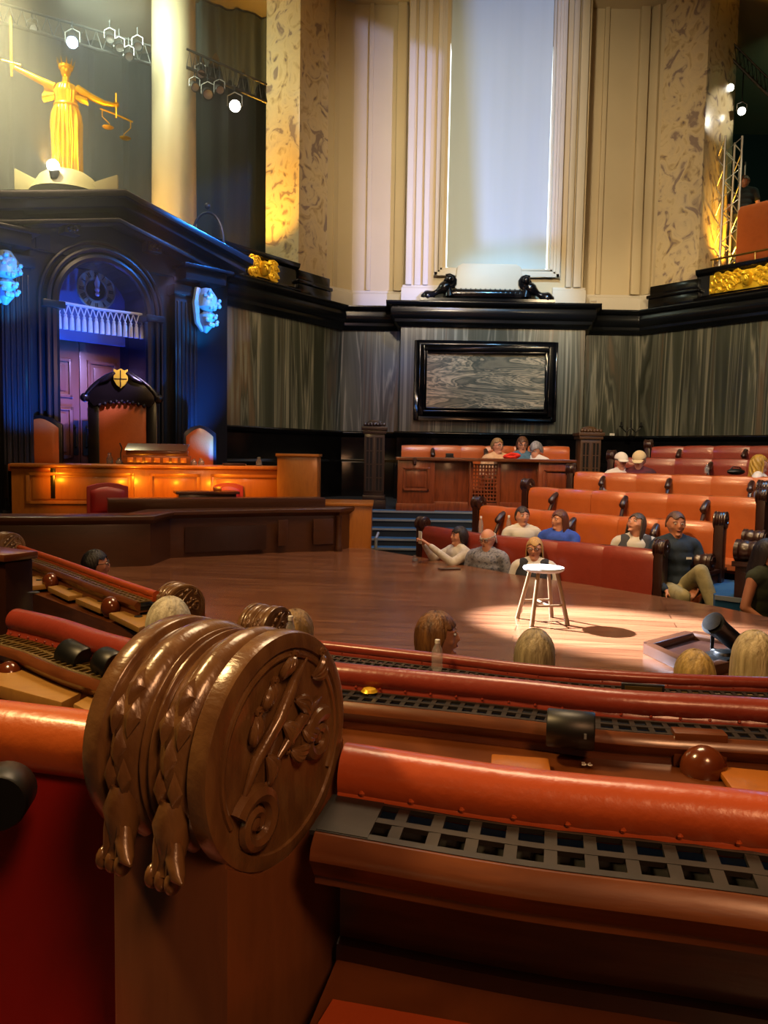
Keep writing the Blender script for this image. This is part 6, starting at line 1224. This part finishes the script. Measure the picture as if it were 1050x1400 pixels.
# ------------------------------------------------------------------ the big carved bench end
def carved_end(center, ang, label, Rr=.14, w=.175, down=1.05, detail=True, mt=m_scroll, pmat=None):
    t = thing('carved_bench_end', label, 'bench end', (center[0], center[1], center[2] - down), ang); Z = Matrix.Translation((0, 0, down)); h = w / 2
    px0, px1 = -h * .88, h * .95
    m = MB(); prof = [(-Rr * .74, -down), (-Rr * .74, -Rr * .3), (Rr * .85, -Rr * .3), (Rr * .85, -Rr * .55), (Rr * .62, -Rr * 1.0), (Rr * .50, -Rr * 1.4), (Rr * .42, -down)]
    m.prism([(px0, y, z) for y, z in prof], (px1 - px0, 0, 0), Z); m.build('post', pmat or mt, t, bevel=.006)
    m = MB(); m.prism([(-h * .6, y, z) for y, z in [(Rr * .99, -Rr * .20), (Rr * .55, -Rr * .72), (Rr * .1, -Rr * .985), (-Rr * .35, -Rr * .95), (-Rr * .735, -Rr * .7), (-Rr * .735, -down), (Rr * 1.0, -down), (Rr * 1.0, -Rr * .6)]], (h * 1.58, 0, 0), Z); m.build('side_panel', pmat or mt, t, bevel=.004)
    # reeded roll
    pr = [(.001, -h), (Rr * .93, -h), (Rr * .985, -h * .97), (Rr, -h * .92), (Rr, -h * .70), (Rr * .985, -h * .67), (Rr * .93, -h * .645), (Rr * .92, -h * .60)]
    def bulge(c, hw_, lo, hi): return [(Rr * lerp(lo, hi, math.sin(math.pi * k / 10) ** .7), h * (c - hw_ + 2 * hw_ * k / 10)) for k in range(11)]
    pr += bulge(-.36, .22, .925, 1.0) + [(Rr * .90, -h * .12)] + bulge(-.07, .035, .91, .95) + [(Rr * .905, -.0)] + bulge(.07, .035, .91, .95) + [(Rr * .90, h * .12)] + bulge(.43, .19, .925, 1.0)
    pr += [(Rr * .92, h * .65), (Rr * .93, h * .685), (Rr * .985, h * .705), (Rr, h * .73), (Rr, h * .92), (Rr * .985, h * .97), (Rr * .93, h), (Rr * .86, h), (Rr * .85, h * .965), (.001, h * .965)]
    pr = [(pr[0][0], pr[0][1])] + [(Rr * .85, -h * .965), (Rr * .86, -h)] + pr[1:]
    m = MB(); m.lathe(pr, 72, Z, 'X'); rl = m.build('scroll_roll', mt, t)
    # hanging scaled leaves and claw feet below each bulge
    for c_ in (-.36, .43):
        xb = h * c_; m = MB()
        def on(a, k=1.0): return Vector((0, -Rr * k * math.cos(a), Rr * k * math.sin(a)))   # a: angle above the front point
        for row in range(5):
            a = R(38 - row * 14); n_ = 2 if row % 2 else 1; wd = h * (.24 - .015 * row)
            for j in range(n_):
                xx = xb + (0 if n_ == 1 else (j - .5) * wd * 1.1); q = on(a, .985)
                cc = Z @ Vector((xx, q.y, q.z)); rot = Matrix.Rotation(-(a), 3, 'X')
                tang = Vector((0, -math.sin(a) * -1, -math.cos(a))); tang = Vector((0, math.sin(a), math.cos(a))); nrm = Vector((0, -math.cos(a), math.sin(a))); X = Vector((1, 0, 0)); ln = Rr * .165
                pts = [cc + tang * ln, cc + X * wd * .55, cc - tang * ln * 1.0, cc - X * wd * .55]; b = len(m.v)
                m.v += [tuple(p_) for p_ in pts] + [tuple(cc + (p_ - cc) * .62 + nrm * Rr * .045) for p_ in pts] + [tuple(cc + nrm * Rr * .065)]
                for k in range(4): m.f += [(b + k, b + (k + 1) % 4, b + 4 + (k + 1) % 4, b + 4 + k), (b + 4 + k, b + 4 + (k + 1) % 4, b + 8)]; m.mi += [0, 0]
        m.build('carved_scales', mt, rl, fix=True)
        m = MB(); ys = -Rr * .97
        leg = [Vector((xb, ys * .98, -Rr * .15)), Vector((xb, ys * .99, -Rr * .32)), Vector((xb, ys * .97, -Rr * .50)), Vector((xb - .002, ys * .97, -Rr * .64)), Vector((xb - .002, ys * 1.0, -Rr * .74))]
        m.tube([Z @ p_ for p_ in leg], [h * .12, h * .21, h * .19, h * .15, h * .16], 14)
        for s_ in (-.10, .10):
            m.tube([Z @ (p_ + Vector((s_ * h, -h * .13, 0))) for p_ in leg[1:5]], [h * .01, h * .06, h * .05, h * .02], 8)
        for k in (-1, 0, 1):
            cx = xb - .004 + k * h * .15; m.ball(Z @ Vector((cx, ys * 1.04, -Rr * .76)), (h * .082, h * .13, h * .15), None, 16)
        m.tube([Z @ Vector((xb + h * .08, ys * 1.0, -Rr * .38)), Z @ Vector((xb + h * .14, ys * 1.05, -Rr * .56)), Z @ Vector((xb + h * .26, ys * 1.10, -Rr * .67)), Z @ Vector((xb + h * .36, ys * 1.13, -Rr * .69))], [h * .05, h * .11, h * .09, h * .02], 10)
        m.build('claw_foot', mt, t)
    # relief on both end faces
    for s_ in (-1, 1):
        X = s_ * (h * .965); m = MB()
        def pt(r_, a, d=0): return Z @ Vector((X + s_ * d, -r_ * math.cos(a), r_ * math.sin(a)))
        def yz(y, z, d=0.0): return Z @ Vector((X + s_ * d, y * Rr, z * Rr))
        # large volute low at the front, smaller at the back
        def spiral(cy, cz, r0, turns, dirn, a0, wd):
            n_ = 40; m.tube([yz(cy + (r0 * (1 - .85 * k / n_)) * math.cos(a0 + dirn * turns * 2 * math.pi * k / n_), cz + (r0 * (1 - .85 * k / n_)) * math.sin(a0 + dirn * turns * 2 * math.pi * k / n_), .002) for k in range(n_ + 1)], [Rr * wd * (1 - .5 * k / n_) for k in range(n_ + 1)], 8)
            m.ball(yz(cy, cz, .002), (Rr * .04, Rr * .07, Rr * .07), None, 10)
        spiral(-.40, -.48, .27, 1.6, -1, R(150), .085); spiral(.50, -.05, .22, 1.4, 1, R(60), .08)
        m.tube([yz(-.60, -.30, .002), yz(-.42, .06, .006), yz(-.15, .30, .008), yz(.10, .58, .006), yz(.32, .72, .003)], [Rr * .01, Rr * .05, Rr * .055, Rr * .05, Rr * .01], 10)
        m.tube([yz(-.2, -.1, .004), yz(.05, .12, .008), yz(.3, .25, .006), yz(.55, .30, .003)], [Rr * .01, Rr * .05, Rr * .05, Rr * .01], 10)
        rnd = random.Random(4)
        for (y, z, a, L) in ((-.42, .18, 2.2, .22), (-.28, .42, 1.9, .2), (-.05, .62, 1.6, .2), (.16, .38, -.2, .22), (-.02, .22, -.6, .2), (-.25, .02, -.9, .22), (.42, .52, .2, .2), (.1, -.05, -.8, .2), (.28, .08, -1.1, .18)):
            d_ = Vector((0, math.cos(a), math.sin(a)))
            bend = .5 if rnd.random() > .5 else -.5; lf = []
            for k in range(9):
                f = k / 8; aa = a + bend * f * 1.6; lf.append((y + L * 1.15 * f * math.cos(aa), z + L * 1.15 * f * math.sin(aa), .002 + .007 * math.sin(math.pi * f)))
            for off in (-.05, 0, .05): m.tube([yz(q[0] - off * math.sin(a) * math.sin(math.pi * k / 8), q[1] + off * math.cos(a) * math.sin(math.pi * k / 8), q[2]) for k, q in enumerate(lf)], [Rr * (.008 + .030 * math.sin(math.pi * min(1, k / 8 + .08)) ** .7) for k in range(9)], 8)
            m.tube([yz(lf[-1][0] + .045 * (1 - k / 14) * math.cos(k * .8), lf[-1][1] + .045 * (1 - k / 14) * math.sin(k * .8), .005) for k in range(12)], Rr * .018, 6)
        m.tube([pt(Rr * .80, R(a)) for a in range(-30, 215, 8)], Rr * .030, 8)
        m.build('acanthus_relief', mt, rl)
    return t
SC = Vector((-.187, .896, .963))
carved_end(SC, -.492, 'large carved oak bench end with a reeded scroll and claw feet in the foreground', Rr=.134, w=.18, pmat=m_post)
# other bench ends of the left rows
c = P(245, 826, 4.05); carved_end(c, R(-48), 'small scrolled bench end at the stage edge left of centre', .115, .15, .8, pmat=m_wood)
c = P(363, 862, 3.35); carved_end(c, R(-30), 'small scrolled bench end just behind the large scroll', .115, .15, .8, pmat=m_wood)
c = P(10, 747, 6.9); carved_end(c, R(-40), 'scrolled bench end with a dark oak post at the far left edge', .13, .16, .8, pmat=m_wooddark)  # post in dark oak, unlike the other small bench ends
# left bench back beside the big scroll
pl = [Vector((-.95, 1.165, .945)), Vector((-.60, 1.085, .94)), Vector((-.20, 1.00, .932))]
t = thing('leather_bench', 'near bench back with orange leather roll and deep red padding left of the carved end', 'bench', (-.6, 1.08, -.1))
sec = [(.046 * math.cos(2 * math.pi * k / 20), -.046 + .046 * math.sin(2 * math.pi * k / 20)) for k in range(20)]
m = MB(); m.sweep(smoothpath(pl, 12), sec); m.build('leather_roll', m_orange, t, world=True)
m = MB(); m.sweep(smoothpath(pl, 12), [(-.03, -.8), (-.03, -.05), (.012, -.07), (.030, -.12), (.034, -.3), (.04, -.62), (.03, -.8)]); m.build('back_padding', m_redcloth, t, world=True)
m = MB()
for k in range(3): q = smoothpath(pl, 12)[2 + k * 4]; m.ball(q + Vector((-.01, -.035, -.24)), .008, None, 10)
m.build('padding_button', m_brassg, t, world=True)
m = MB(); m.sweep(smoothpath(pl, 12), [(-.03, -.95), (.42, -.95), (.45, -.72), (.42, -.66), (-.03, -.66)]); m.build('seat_cushion', m_redcloth, t, world=True)
# dark post at the far left of row B
c = P(8, 800, 3.0); t = thing('panelled_post', 'dark oak panelled post at the left edge between the two left desk rows', 'post', (c.x - .02, c.y, -.3), R(-30))
m = MB(); m.box(-.2, .06, -.02, .10, 0, c.z + .40); m.build('post', m_wooddark, t, bevel=.008); m = MB(); m.box(-.22, .075, -.035, .115, c.z + .40, c.z + .43); m.build('cap', m_wood, t, bevel=.008)
# tiers of the near side
m = MB(); m.sweep([Vector((-2.2, 3.4, 0)), Vector((-.8, 1.55, 0)), Vector((.9, 1.2, 0)), Vector((2.6, .8, 0))], [(-.0, -.8), (-.0, -.1), (4, -.1), (4, -.8)]); m.sweep([Vector((-3.6, 4.6, 0)), Vector((-1.4, 2.9, 0)), Vector((.9, 2.25, 0)), Vector((3.6, 1.8, 0))], [(0, -.8), (0, -.35), (3, -.35), (3, -.8)]); struct(m.build('floor', m_bluedk, smooth=False), 'carpeted tiers under the near desk rows')
